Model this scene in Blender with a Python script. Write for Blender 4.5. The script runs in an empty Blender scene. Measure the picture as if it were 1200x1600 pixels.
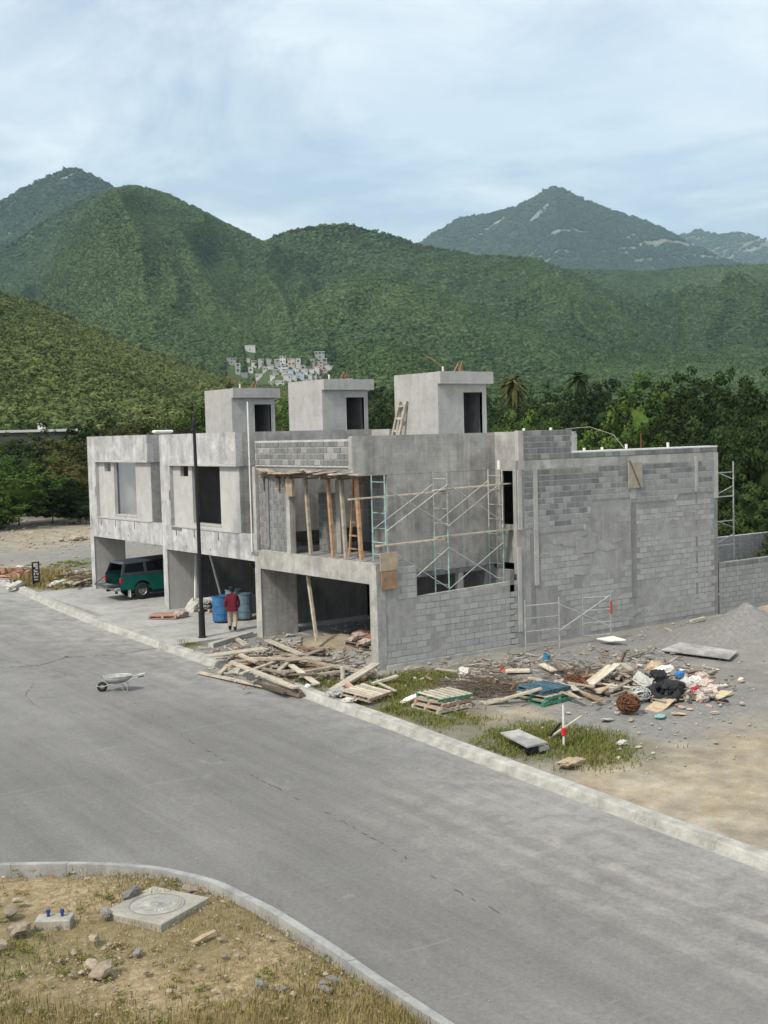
import bpy, bmesh, math, random
import numpy as np
from mathutils import Vector, Matrix, Euler
rng = random.Random(7)
nrg = np.random.default_rng(11)
scene = bpy.context.scene
col = scene.collection
PI = math.pi
# ------------------------------------------------------------------ camera
CAM = Vector((-21.732, -30.288, 7.18))
FPX, PITCH, ROLL, YAW = 1899.7, math.radians(3.6664), math.radians(-1.4702), math.radians(53.90)
F = Vector((math.cos(YAW)*math.cos(PITCH), math.sin(YAW)*math.cos(PITCH), -math.sin(PITCH)))
R0 = Vector((math.sin(YAW), -math.cos(YAW), 0)); U0 = R0.cross(F)
R = R0*math.cos(ROLL)+U0*math.sin(ROLL); U = U0*math.cos(ROLL)-R0*math.sin(ROLL)
cam = bpy.data.cameras.new('camera'); camo = bpy.data.objects.new('camera', cam); col.objects.link(camo)
camo.matrix_world = Matrix(((R.x,U.x,-F.x,CAM.x),(R.y,U.y,-F.y,CAM.y),(R.z,U.z,-F.z,CAM.z),(0,0,0,1)))
cam.sensor_fit = 'VERTICAL'; cam.sensor_height = 24.0; cam.lens = FPX/1600*24.0
cam.clip_start = 0.1; cam.clip_end = 30000
scene.camera = camo
# ------------------------------------------------------------------ world
SUN_AZ, SUN_EL = math.radians(194), math.radians(48)     # direction to the sun, math azimuth
world = bpy.data.worlds.new('World'); scene.world = world; world.use_nodes = True
wt = world.node_tree; wt.nodes.clear()
def WN(t, **k):
    n = wt.nodes.new(t)
    for a, v in k.items(): setattr(n, a, v)
    return n
wo = WN('ShaderNodeOutputWorld'); bg = WN('ShaderNodeBackground'); bg.inputs[1].default_value = 0.12
sky = WN('ShaderNodeTexSky', sky_type='NISHITA', sun_disc=False)
sky.sun_elevation = SUN_EL; sky.sun_rotation = PI/2-SUN_AZ
sky.air_density = 1.0; sky.dust_density = 2.4; sky.ozone_density = 1.5; sky.altitude = 500
tc = WN('ShaderNodeTexCoord'); sp = WN('ShaderNodeSeparateXYZ'); wt.links.new(tc.outputs['Generated'], sp.inputs[0])
def wm(op, a, b=None, c=None):
    n = WN('ShaderNodeMath', operation=op)
    for i, x in enumerate((a, b, c)):
        if x is None: continue
        if isinstance(x, (int, float)): n.inputs[i].default_value = x
        else: wt.links.new(x, n.inputs[i])
    return n.outputs[0]
den = wm('ADD', wm('MAXIMUM', sp.outputs[2], 0.0), 0.16)
cb = WN('ShaderNodeCombineXYZ'); wt.links.new(wm('DIVIDE', sp.outputs[0], den), cb.inputs[0]); wt.links.new(wm('DIVIDE', sp.outputs[1], den), cb.inputs[1])
cb.inputs[2].default_value = 3.7
def wnoise(scale, detail, rough, dist=0.0, sx=1.0, sy=1.0, ang=0.0):
    mp = WN('ShaderNodeMapping'); mp.inputs['Scale'].default_value = (sx, sy, 1); mp.inputs['Rotation'].default_value = (0, 0, ang)
    wt.links.new(cb.outputs[0], mp.inputs[0])
    n = WN('ShaderNodeTexNoise'); n.inputs['Scale'].default_value = scale; n.inputs['Detail'].default_value = detail
    n.inputs['Roughness'].default_value = rough; n.inputs['Distortion'].default_value = dist
    wt.links.new(mp.outputs[0], n.inputs['Vector']); return n.outputs[0]
c1 = wnoise(0.75, 5, 0.55, 0.3); c2 = wnoise(2.6, 8, 0.62, 0.4, 1.0, 1.7, 0.9)
cf = wm('ADD', wm('MULTIPLY', c1, 0.62), wm('MULTIPLY', c2, 0.38))
rp = WN('ShaderNodeValToRGB'); rp.color_ramp.elements[0].position = 0.40; rp.color_ramp.elements[1].position = 0.62
rp.color_ramp.elements[0].color = (0.55,)*3+(1,); rp.color_ramp.elements[1].color = (1, 1, 1, 1)
wt.links.new(cf, rp.inputs[0])
# cloud tint: thin grey veil with brighter tops
c3 = wnoise(1.5, 9, 0.62, 0.5, 1.15, 0.95, 0.95)
rp2 = WN('ShaderNodeValToRGB'); rp2.color_ramp.elements[0].position = 0.42; rp2.color_ramp.elements[1].position = 0.585
rp2.color_ramp.elements[0].color = (3.75, 4.15, 4.85, 1); rp2.color_ramp.elements[1].color = (7.1, 7.25, 7.15, 1)
wt.links.new(c3, rp2.inputs[0])
mx = WN('ShaderNodeMix', data_type='RGBA'); wt.links.new(rp.outputs[0], mx.inputs[0]); wt.links.new(sky.outputs[0], mx.inputs[6]); wt.links.new(rp2.outputs[0], mx.inputs[7])
wt.links.new(mx.outputs[2], bg.inputs[0]); wt.links.new(bg.outputs[0], wo.inputs[0])
sun = bpy.data.lights.new('sun', 'SUN'); suno = bpy.data.objects.new('sun', sun); col.objects.link(suno)
sun.energy = 2.6; sun.angle = math.radians(7); sun.color = (1.0, 0.92, 0.80)
sd = Vector((math.cos(SUN_AZ)*math.cos(SUN_EL), math.sin(SUN_AZ)*math.cos(SUN_EL), math.sin(SUN_EL)))
suno.rotation_euler = sd.to_track_quat('Z', 'Y').to_euler()
scene.view_settings.view_transform = 'Standard'; scene.view_settings.look = 'None'
scene.view_settings.exposure = 0.72; scene.view_settings.gamma = 1.0; scene.view_settings.use_curve_mapping = False
scene.render.engine = 'CYCLES'
cy = scene.cycles
cy.max_bounces = 5; cy.diffuse_bounces = 3; cy.glossy_bounces = 2; cy.transmission_bounces = 2; cy.volume_bounces = 0; cy.transparent_max_bounces = 6
cy.caustics_reflective = False; cy.caustics_refractive = False; cy.use_denoising = True
HAZE = 9.0e-5
# ------------------------------------------------------------------ helpers
def gz(x, y):                       # level of the lot
    return 0.026*min(max(y, -70), 75) - 0.1
def ray(px, py):
    return F + R*((px-600)/FPX) + U*((800-py)/FPX)
def gp(px, py, off=0.0):            # a measured spot on the sloping lot
    d = ray(px, py); t = (0.026*CAM.y-0.1+off-CAM.z)/(d.z-0.026*d.y); return CAM+d*t
def on_y(px, py, y):
    d = ray(px, py); return CAM+d*((y-CAM.y)/d.y)
def on_x(px, py, x):
    d = ray(px, py); return CAM+d*((x-CAM.x)/d.x)
def tag(o, label=None, cat=None, group=None, kind=None):
    if label: o['label'] = label
    if cat: o['category'] = cat
    if group: o['group'] = group
    if kind: o['kind'] = kind
    return o
def empty(name, loc, label, cat, group=None, rz=0.0):
    o = bpy.data.objects.new(name, None); col.objects.link(o); o.location = loc; o.rotation_euler = (0, 0, rz)
    o.empty_display_size = 0.1
    return tag(o, label, cat, group)
def mobj(name, me, parent=None, loc=(0, 0, 0), rot=(0, 0, 0), scale=(1, 1, 1)):
    o = bpy.data.objects.new(name, me); col.objects.link(o)
    if parent is not None: o.parent = parent
    o.location = loc; o.rotation_euler = rot; o.scale = scale
    return o
def copy_tree(o, parent=None):
    c = o.copy(); col.objects.link(c); c.parent = parent
    for ch in o.children: copy_tree(ch, c)
    return c
class MB:
    def __init__(s): s.v = []; s.f = []; s.m = []; s.cur = 0
    def add(s, vs, fs):
        b = len(s.v); s.v.extend([tuple(v) for v in vs]); s.f.extend([tuple(b+i for i in f) for f in fs]); s.m.extend([s.cur]*len(fs)); return s
    def box(s, x0, x1, y0, y1, z0, z1):
        return s.add([(x0,y0,z0),(x1,y0,z0),(x1,y1,z0),(x0,y1,z0),(x0,y0,z1),(x1,y0,z1),(x1,y1,z1),(x0,y1,z1)],
                     [(0,3,2,1),(4,5,6,7),(0,1,5,4),(1,2,6,5),(2,3,7,6),(3,0,4,7)])
    def cbox(s, x0, x1, y0, y1, z0, z1, b=0.01):      # chamfered box
        vs = []
        for z, i in ((z0, b), (z0+b, 0), (z1-b, 0), (z1, b)):
            vs += [(x0+i+(b if not i else 0)*0, y0+i, z), (x1-i, y0+i, z), (x1-i, y1-i, z), (x0+i, y1-i, z)]
        fs = [(3,2,1,0), (12,13,14,15)]
        for k in range(3):
            for j in range(4):
                a = k*4+j; c = k*4+(j+1) % 4; fs.append((a, c, c+4, a+4))
        return s.add(vs, fs)
    def bar(s, p, q, w, h, up=(0, 0, 1)):              # rectangular bar from p to q
        p = Vector(p); q = Vector(q); d = (q-p).normalized(); u = Vector(up)
        if abs(d.dot(u)) > .95: u = Vector((1, 0, 0))
        a = d.cross(u).normalized()*(w/2); b = a.cross(d).normalized()*(h/2)
        vs = [p-a-b, p+a-b, p+a+b, p-a+b, q-a-b, q+a-b, q+a+b, q-a+b]
        return s.add(vs, [(0,3,2,1),(4,5,6,7),(0,1,5,4),(1,2,6,5),(2,3,7,6),(3,0,4,7)])
    def tube(s, pts, r, n=6, cap=True):
        pts = [Vector(p) for p in pts]; rs = r if isinstance(r, (list, tuple)) else [r]*len(pts)
        b = len(s.v); prev = None; vs = []
        for i, p in enumerate(pts):
            d = (pts[min(i+1, len(pts)-1)]-pts[max(i-1, 0)]).normalized()
            ref = Vector((0, 0, 1)) if abs(d.z) < .9 else Vector((1, 0, 0))
            a = d.cross(ref).normalized() if prev is None else (prev-d*prev.dot(d)).normalized()
            prev = a; c = d.cross(a)
            for k in range(n):
                t = 2*PI*k/n; vs.append(p+(a*math.cos(t)+c*math.sin(t))*rs[i])
        fs = []
        for i in range(len(pts)-1):
            for k in range(n):
                k2 = (k+1) % n; fs.append((i*n+k, i*n+k2, (i+1)*n+k2, (i+1)*n+k))
        if cap: fs += [tuple(range(n-1, -1, -1)), tuple((len(pts)-1)*n+k for k in range(n))]
        return s.add(vs, fs)
    def lathe(s, prof, n=16, c=(0, 0, 0), axis='z'):
        vs = []; fs = []
        for r, z in prof:
            for k in range(n):
                t = 2*PI*k/n; x, y = r*math.cos(t), r*math.sin(t)
                p = (x, y, z) if axis == 'z' else ((x, z, y) if axis == 'y' else (z, x, y))
                vs.append((p[0]+c[0], p[1]+c[1], p[2]+c[2]))
        for i in range(len(prof)-1):
            for k in range(n):
                k2 = (k+1) % n
                q = (i*n+k, i*n+k2, (i+1)*n+k2, (i+1)*n+k)
                fs.append(q if axis != 'y' else q[::-1])
        return s.add(vs, fs)
    def prism(s, poly, y0, y1):                         # (x,z) outline extruded along y
        n = len(poly); vs = [(x, y0, z) for x, z in poly]+[(x, y1, z) for x, z in poly]
        fs = [tuple(range(n)), tuple(range(2*n-1, n-1, -1))]
        for k in range(n): k2 = (k+1) % n; fs.append((k2, k, n+k, n+k2))
        return s.add(vs, fs)
    def mesh(s, name, mats, off=(0, 0, 0), smooth=False):
        me = bpy.data.meshes.new(name)
        o = Vector(off); me.from_pydata([(v[0]-o.x, v[1]-o.y, v[2]-o.z) for v in s.v], [], s.f)
        ms = mats if isinstance(mats, (list, tuple)) else [mats]
        for m in ms: me.materials.append(m)
        if len(ms) > 1: me.polygons.foreach_set('material_index', s.m)
        if smooth: me.polygons.foreach_set('use_smooth', [True]*len(me.polygons))
        me.update(); return me
    def build(s, name, mats, parent=None, world=False, smooth=False, loc=(0, 0, 0), rot=(0, 0, 0)):
        off = parent.location if (world and parent is not None) else (0, 0, 0)
        if world and parent is not None and parent.parent is not None: off = Vector(off)+parent.parent.location
        return mobj(name, s.mesh(name, mats, off, smooth), parent, loc, rot)
def npmesh(name, V, Fc, mat, smooth=False):
    me = bpy.data.meshes.new(name); V = np.asarray(V, np.float32); Fc = np.asarray(Fc, np.int32); k = Fc.shape[1]
    me.vertices.add(len(V)); me.vertices.foreach_set('co', V.ravel())
    me.loops.add(Fc.size); me.loops.foreach_set('vertex_index', Fc.ravel())
    me.polygons.add(len(Fc)); me.polygons.foreach_set('loop_start', np.arange(0, Fc.size, k, dtype=np.int32))
    if smooth: me.polygons.foreach_set('use_smooth', np.ones(len(Fc), bool))
    me.update(calc_edges=True)
    for m in (mat if isinstance(mat, (list, tuple)) else [mat]): me.materials.append(m)
    return me
def vnoise(x, y, seed=0):
    x = np.asarray(x, float); y = np.asarray(y, float)
    xi = np.floor(x).astype(np.int64); yi = np.floor(y).astype(np.int64); fx = x-xi; fy = y-yi
    fx = fx*fx*(3-2*fx); fy = fy*fy*(3-2*fy)
    def h(a, b):
        n = (a*374761393+b*668265263+seed*982451653) & 0x7fffffff
        n = ((n ^ (n >> 13))*1274126177) & 0x7fffffff
        return ((n ^ (n >> 16)) & 0xffff)/65535.0
    return (h(xi, yi)*(1-fx)+h(xi+1, yi)*fx)*(1-fy)+(h(xi, yi+1)*(1-fx)+h(xi+1, yi+1)*fx)*fy
def fbm(x, y, oct=4, seed=0, ridged=False):
    s = 0; a = 1; t = 0
    for i in range(oct):
        n = vnoise(np.asarray(x)*2**i+i*17.3, np.asarray(y)*2**i-i*9.1, seed+i)
        if ridged: n = 1-np.abs(2*n-1)
        s = s+a*n; t += a; a *= .5
    return s/t
# ------------------------------------------------------------------ materials
class NT:
    def __init__(s, name):
        s.m = bpy.data.materials.new(name); s.m.use_nodes = True; s.t = s.m.node_tree; s.t.nodes.clear()
        s.out = s.n('ShaderNodeOutputMaterial'); s.b = s.n('ShaderNodeBsdfPrincipled'); s.l(s.b.outputs[0], s.out.inputs[0])
        s.b.inputs['Specular IOR Level'].default_value = 0.25
        s._pos = s._obj = s._rnd = None
    def n(s, t, **k):
        x = s.t.nodes.new(t)
        for a, v in k.items(): setattr(x, a, v)
        return x
    def l(s, a, b): s.t.links.new(a, b)
    def pos(s):
        if not s._pos: s._pos = s.n('ShaderNodeNewGeometry').outputs['Position']
        return s._pos
    def obj(s):
        if not s._obj: s._obj = s.n('ShaderNodeTexCoord').outputs['Object']
        return s._obj
    def rnd(s):
        if not s._rnd: s._rnd = s.n('ShaderNodeObjectInfo').outputs['Random']
        return s._rnd
    def map(s, v, scale=(1, 1, 1), rot=(0, 0, 0), loc=(0, 0, 0)):
        m = s.n('ShaderNodeMapping'); m.inputs['Scale'].default_value = scale; m.inputs['Rotation'].default_value = rot; m.inputs['Location'].default_value = loc
        s.l(v, m.inputs[0]); return m.outputs[0]
    def noise(s, v, scale, detail=5, rough=.6, dist=0.0):
        x = s.n('ShaderNodeTexNoise'); x.inputs['Scale'].default_value = scale; x.inputs['Detail'].default_value = detail
        x.inputs['Roughness'].default_value = rough; x.inputs['Distortion'].default_value = dist; s.l(v, x.inputs['Vector']); return x.outputs[0]
    def ramp(s, f, stops, interp='LINEAR'):
        r = s.n('ShaderNodeValToRGB'); e = r.color_ramp.elements; r.color_ramp.interpolation = interp
        while len(e) < len(stops): e.new(0.5)
        for i, (p, c) in enumerate(stops):
            e[i].position = p; e[i].color = (c, c, c, 1) if isinstance(c, (int, float)) else (*c, 1)
        s.l(f, r.inputs[0]); return r.outputs[0]
    def mix(s, f, a, b, mode='MIX'):
        x = s.n('ShaderNodeMix', data_type='RGBA', blend_type=mode)
        for i, v in ((0, f), (6, a), (7, b)):
            if isinstance(v, (int, float)): x.inputs[i].default_value = v if i == 0 else (v, v, v, 1)
            elif isinstance(v, tuple): x.inputs[i].default_value = (*v, 1)
            else: s.l(v, x.inputs[i])
        return x.outputs[2]
    def math(s, op, a, b=0.0, c=0.0, clamp=False):
        x = s.n('ShaderNodeMath', operation=op, use_clamp=clamp)
        for i, v in enumerate((a, b, c)):
            if isinstance(v, (int, float)): x.inputs[i].default_value = v
            else: s.l(v, x.inputs[i])
        return x.outputs[0]
    def attr(s, name, out='Color'): 
        return s.n('ShaderNodeAttribute', attribute_name=name).outputs[out]
    def done(s, colr, rough=.9, bump=None, bstr=.3, bdist=.02, metal=0.0):
        if isinstance(colr, tuple): s.b.inputs['Base Color'].default_value = (*colr, 1)
        else: s.l(colr, s.b.inputs['Base Color'])
        if isinstance(rough, (int, float)): s.b.inputs['Roughness'].default_value = rough
        else: s.l(rough, s.b.inputs['Roughness'])
        s.b.inputs['Metallic'].default_value = metal
        if bump is not None:
            x = s.n('ShaderNodeBump'); x.inputs['Strength'].default_value = bstr; x.inputs['Distance'].default_value = bdist
            s.l(bump, x.inputs['Height']); s.l(x.outputs[0], s.b.inputs['Normal'])
        return s.m
def sc(c, k): return tuple(min(1, x*k) for x in c)
def simple(name, c, rough=.8, var=.25, scale=6, rnd=.25, bump=.25, metal=0.0, coords='obj'):
    """plain worn surface: noise mottling, small per-object tint"""
    t = NT(name); v = t.obj() if coords == 'obj' else t.pos()
    f = t.noise(v, scale, 6, .65); k = t.ramp(f, [(.3, sc(c, 1-var)), (.7, sc(c, 1+var))])
    if rnd:
        r = t.math('MULTIPLY_ADD', t.rnd(), rnd*2, 1-rnd); rr = t.n('ShaderNodeCombineColor'); [t.l(r, rr.inputs[i]) for i in range(3)]
        k = t.mix(1.0, k, rr.outputs[0], 'MULTIPLY')
    return t.done(k, rough, t.noise(v, scale*6, 4, .6) if bump else None, bump, .01, metal)
def plaster(name, lo, mid, hi, seed=0.0, streak=.5, patch=1.0, ghost=0.0, drip=.35):
    t = NT(name); p = t.map(t.pos(), loc=(seed, seed*1.7, seed*.6))
    big = t.noise(p, .55*patch, 6, .62, .4); med = t.noise(p, 2.3, 7, .68, .5)
    st = t.noise(t.map(p, (2.6, 2.6, .28)), 1.0, 5, .6); fine = t.noise(p, 22, 4, .6)
    f = t.math('ADD', t.math('MULTIPLY', big, .5), t.math('MULTIPLY', med, .5))
    f = t.math('ADD', t.math('MULTIPLY', f, 1-streak*.45), t.math('MULTIPLY', st, streak*.45))
    c = t.ramp(f, [(.38, lo), (.5, mid), (.62, hi)])
    c = t.mix(.35, c, t.ramp(fine, [(.3, .55), (.7, 1.0)]), 'MULTIPLY')
    dr = t.noise(t.map(p, (7, 7, .16)), 1.0, 4, .55); c = t.mix(t.math('MULTIPLY', t.ramp(dr, [(.56, 0.0), (.72, 1.0)]), drip), c, sc(lo, .72))
    dr2 = t.noise(t.map(p, (5, 5, .3), loc=(7, 3, 1)), 1.0, 5, .6); c = t.mix(t.math('MULTIPLY', t.ramp(dr2, [(.58, 0.0), (.74, 1.0)]), drip*1.1), c, sc(hi, 1.15))
    hgt = t.math('ADD', t.math('MULTIPLY', med, .6), fine)
    if ghost:                               # courses of the block work reading through a thin coat
        s_ = t.n('ShaderNodeSeparateXYZ'); t.l(t.pos(), s_.inputs[0]); cb_ = t.n('ShaderNodeCombineXYZ'); t.l(t.math('ADD', s_.outputs[0], s_.outputs[1]), cb_.inputs[0]); t.l(s_.outputs[2], cb_.inputs[1])
        br = t.n('ShaderNodeTexBrick'); br.inputs['Scale'].default_value = 1.0; br.inputs['Brick Width'].default_value = .4; br.inputs['Row Height'].default_value = .2; br.inputs['Mortar Size'].default_value = .018; br.inputs['Mortar Smooth'].default_value = 1.0
        t.l(t.mix(.03, cb_.outputs[0], t.n('ShaderNodeTexNoise').outputs[1], 'ADD') if False else cb_.outputs[0], br.inputs[0])
        c = t.mix(t.math('MULTIPLY', t.math('MULTIPLY', br.outputs['Fac'], ghost), t.ramp(big, [(.4, .1), (.6, 1.0)])), c, sc(lo, .8))
        bc = t.n('ShaderNodeTexWhiteNoise'); 
    return t.done(c, .92, hgt, .35, .012)
g = lambda v, a=0.0, b=0.0: (v*(1+a), v, v*(1+b))
M = {}
M['plaster_a'] = plaster('plaster_pale', g(.27,.01,-.02), g(.46,.01,-.03), g(.68,.01,-.04), 0, .6, 1.8)
M['plaster_b'] = plaster('plaster_smooth', g(.41,.02,-.05), g(.48,.02,-.05), g(.55,.02,-.06), 3, .25, .9)
M['plaster_c'] = plaster('plaster_raw', g(.22,.03,-.06), g(.36,.03,-.06), g(.50,.03,-.07), 9, .5, 1.4, .28)
M['plaster_d'] = plaster('plaster_tower', g(.34,.02,-.05), g(.42,.02,-.05), g(.49,.02,-.05), 14, .35, 1.0, .18, .2)
M['plaster_dark'] = plaster('plaster_dark_and_shade', g(.13), g(.2), g(.27), 19, .8)  # dark plaster; on garage floor and walls the shade is in the colour
M['concrete'] = plaster('concrete_cast', g(.26,.03,-.08), g(.40,.03,-.08), g(.56,.03,-.09), 23, .6, 1.6)
M['post'] = plaster('concrete_post', g(.34,.02,-.06), g(.44,.02,-.07), g(.55,.02,-.08), 29, .5, 2)
M['interior'] = plaster('interior_plaster', g(.2), g(.27), g(.33), 33, .3)
M['strip'] = plaster('damp_strip', g(.2,.02,-.04), g(.26,.02,-.04), g(.33,.02,-.04), 37, .5, 2.0)
M['gypsum'] = plaster('white_gypsum', g(.62,.01,-.02), g(.70,.01,-.02), g(.76,.01,-.02), 57, .2, 1.0, 0.0, .05)
M['wash'] = plaster('cement_wash', g(.27,.02,-.05), g(.36,.02,-.05), g(.46,.02,-.05), 41, .3, 1.5)
def block_mat(name, lo, hi, washc, wash, joined=False):
    t = NT(name); p = t.obj(); w = t.pos()
    base = t.mix(t.attr('tint', 'Fac') if joined else t.rnd(), lo, hi); n = t.noise(w, 9, 5, .7)
    st = t.noise(t.map(w, (5, 5, .5)), 1.0, 5, .65)
    base = t.mix(t.ramp(st, [(.45, 0.0), (.75, wash)]), base, washc)
    base = t.mix(.4, base, t.ramp(n, [(.3, .6), (.7, 1.0)]), 'MULTIPLY')
    return t.done(base, .95, t.noise(w, 60, 3, .6), .4, .01)
M['block'] = block_mat('block_bare', g(.17,-.02,-.02), g(.235,-.02,-.02), g(.38), .6)
M['block_wash'] = block_mat('block_washed', g(.29,.0,-.04), g(.36,.0,-.04), g(.46), .5)
M['block_low'] = block_mat('block_lower', g(.34,.01,-.05), g(.44,.01,-.05), g(.52), .5, True)
M['block_j'] = block_mat('block_bare_joined', g(.17,-.02,-.02), g(.235,-.02,-.02), g(.38), .6, True)
M['mortar'] = simple('mortar', (.47,.465,.435), .95, .25, 5, 0, .4, coords='pos')
M['mortar_dark'] = plaster('mortar_smeared', g(.25,.02,-.05), g(.33,.02,-.05), g(.42,.02,-.05), 51, .3, 1.4)
M['membrane'] = simple('roof_membrane', (.72,.74,.70), .7, .12, 4, 0, .1)
M['dark'] = simple('void', (.02,.02,.02), 1, .2, 3, 0, 0)
M['wood'] = simple('lumber_grey', (.36,.315,.25), .9, .35, 5, .38, .4)
M['wood_pale'] = simple('lumber_pale', (.47,.42,.33), .85, .3, 5, .25, .4)
M['wood_warm'] = simple('lumber_warm', (.32,.20,.12), .85, .35, 5, .3, .4)
M['wood_dark'] = simple('lumber_dark', (.16,.125,.095), .9, .35, 5, .35, .4)
M['ply'] = simple('plywood', (.40,.32,.23), .85, .3, 3, .15, .3)
M['teal'] = simple('scaffold_teal', (.26,.40,.38), .6, .35, 9, .25, .2)
M['steel'] = simple('scaffold_steel', (.42,.43,.41), .55, .3, 9, .2, .2, .3)
M['white'] = simple('white_paint', (.72,.72,.69), .6, .12, 5, .1, .1)
M['pvc'] = simple('white_pvc', (.74,.73,.68), .5, .1, 5, .05, .05)
M['black'] = simple('black_paint', (.018,.018,.02), .5, .3, 8, 0, .1)
M['rust'] = simple('rust', (.14,.06,.03), .9, .4, 12, .3, .4)
M['orange'] = simple('conduit', (.36,.16,.085), .6, .25, 8, .2, .1)
M['rubber'] = simple('rubber', (.025,.025,.026), .8, .3, 9, .1, .3)
M['paper'] = simple('paper_scrap', (.62,.60,.54), .85, .2, 7, .3, .3)
M['card'] = simple('cardboard', (.47,.36,.24), .9, .25, 6, .25, .3)
M['cement_bag'] = simple('cement_bag', (.40,.395,.37), .85, .3, 6, .2, .4)
M['rubble'] = simple('rubble', (.29,.285,.27), .95, .3, 7, .35, .5)
M['stone'] = simple('stone', (.32,.265,.195), .95, .3, 6, .35, .5)
M['pallet'] = simple('pallet_wood', (.40,.33,.25), .9, .3, 6, .2, .4)
M['pallet_pink'] = simple('pallet_pink', (.45,.27,.21), .9, .3, 6, .2, .4)
M['pallet_green'] = simple('pallet_green', (.07,.23,.15), .85, .3, 6, .2, .3)
M['pallet_blue'] = simple('pallet_blue', (.06,.12,.16), .85, .3, 6, .2, .3)
# ------------------------------------------------------------------ ground, road, hills
def foliage_mat(name, dark, mid, light, scale=.9, rnd=.35, pos_scale=.02):
    t = NT(name)
    a = t.noise(t.pos(), scale, 4, .6); b = t.noise(t.pos(), pos_scale, 3, .5)
    f = t.math('ADD', t.math('MULTIPLY', a, .5), t.math('MULTIPLY', b, .5))
    c = t.ramp(f, [(.36, dark), (.5, mid), (.64, light)])
    r = t.math('MULTIPLY_ADD', t.rnd(), rnd*2, 1-rnd); rr = t.n('ShaderNodeCombineColor'); [t.l(r, rr.inputs[i]) for i in range(3)]
    c = t.mix(1.0, c, rr.outputs[0], 'MULTIPLY')
    t.b.inputs['Specular IOR Level'].default_value = .1
    tr = t.n('ShaderNodeBsdfTranslucent'); t.l(c, tr.inputs[0]); ms = t.n('ShaderNodeMixShader'); ms.inputs[0].default_value = .22
    t.done(c, .75); t.l(t.b.outputs[0], ms.inputs[1]); t.l(tr.outputs[0], ms.inputs[2]); t.l(ms.outputs[0], t.out.inputs[0])
    return t.m
M['hill_leaf'] = foliage_mat('hill_foliage', (.048,.084,.030), (.08,.127,.048), (.114,.160,.063), .05, .24, .004)
M['near_hill_leaf'] = foliage_mat('near_hill_foliage', (.082,.115,.034), (.132,.17,.054), (.185,.212,.074), .08, .28, .008)
M['far_leaf'] = foliage_mat('far_foliage', (.03,.058,.028), (.05,.082,.038), (.072,.102,.046), .01, .2, .002)
def mountain_mat(name, rock):
    t = NT(name); p = t.pos()
    a = t.noise(p, .03, 5, .6); b = t.noise(t.map(p, (1, 1, .22)), .012, 6, .62, .6)
    c = t.ramp(a, [(.3, (.04,.068,.024)), (.7, (.075,.112,.04))])
    c = t.mix(t.attr('rock', 'Fac') if rock < .8 else 0.0, c, t.ramp(b, [(.35, (.12,.125,.10)), (.6, (.26,.26,.235))]))
    return t.done(c, .95, a, .6, 3.0)
M['hill_soil'] = mountain_mat('hill_slope', .9); M['peak'] = mountain_mat('rocky_slope', .60)

def px_dir(px, py):
    d = ray(px, py); return math.atan2(d.y, d.x), d.z/math.hypot(d.x, d.y)
class Ridge:
    def __init__(s, pts, D, foot, back, dvar=0.0, spur=.12, seed=0, conv=.85, scale=None):
        q = sorted(px_dir(*p) for p in pts); s.a = np.array([x[0] for x in q]); s.e = np.array([x[1] for x in q])
        s.D = D; s.foot = foot; s.back = back; s.dvar = dvar; s.spur = spur; s.seed = seed; s.conv = conv; s.sc = scale or D*.16
    def h(s, az, r):
        e = np.interp(az, s.a, s.e); D = s.D*(1+s.dvar*(fbm(az*9, az*0+s.seed, 2, s.seed)-.5)*2)
        H = CAM.z + D*e
        t = np.clip((r-s.foot)/(D-s.foot), -.2, 1.0)
        prof = np.sign(t)*np.abs(t)**s.conv
        x = r*np.cos(az); y = r*np.sin(az)
        u = az*s.D/s.sc+.9*fbm(x/s.sc/1.6, y/s.sc/1.6, 3, s.seed+6); n = fbm(u, r/(s.sc*3.4), 4, s.seed+3, True)
        w = np.clip(1-t, 0, 1)**.6*np.clip(t*3, 0, 1)
        front = H*prof + np.where(n > .62, (n-.62)*.9, (n-.62)*2.1)*s.spur*np.maximum(H, 20)*2.4*w + (fbm(x/25, y/25, 2, s.seed+8)-.5)*s.D*.0016
        front = np.minimum(front, CAM.z+r*e-3-(D-r)*.004)
        rear = H*(1-(r-D)/s.back)
        out = np.where(r <= D, front, rear)
        return np.where(t < 0, -30.0, out)
ridges = {
 'near_left': Ridge([(-420,250),(-200,360),(0,462),(60,480),(120,507),(200,538),(280,568),(350,594),(400,612),(470,650),(520,690)], 560, 170, 420, .05, .05, 5, .8),
 'left_peak2': Ridge([(-500,470),(-200,440),(0,392),(60,352),(120,317),(180,294),(215,291),(260,304),(320,333),(380,364),(412,380),(480,420),(600,520),(700,600)], 2000, 650, 1500, .04, .44, 21, .9, 330),
 'mid_hump': Ridge([(200,600),(300,520),(350,440),(380,402),(410,380),(450,364),(500,355),(540,353),(600,367),(660,386),(740,401),(830,405),(900,432),(980,472),(1080,512),(1200,548),(1500,600)], 1350, 640, 900, .04, .44, 33, .85, 240),
 'mid_right': Ridge([(500,440),(700,424),(800,416),(900,423),(1000,426),(1100,417),(1200,415),(1350,424),(1700,440)], 1950, 900, 1200, .03, .42, 47, .9, 260),
 'right_spur': Ridge([(380,560),(480,470),(540,440),(600,438),(680,458),(750,482),(820,508),(900,534),(1000,550),(1100,558),(1250,562),(1500,570)], 980, 560, 500, .04, .34, 55, .85, 170),
 'low_spur': Ridge([(500,600),(560,540),(600,530),(650,548),(700,570),(760,588),(900,600),(1200,600),(1500,600)], 680, 230, 300, .04, .08, 63, .85, 150),
}
AZ0, AZ1 = YAW-math.radians(27), YAW+math.radians(27)
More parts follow.
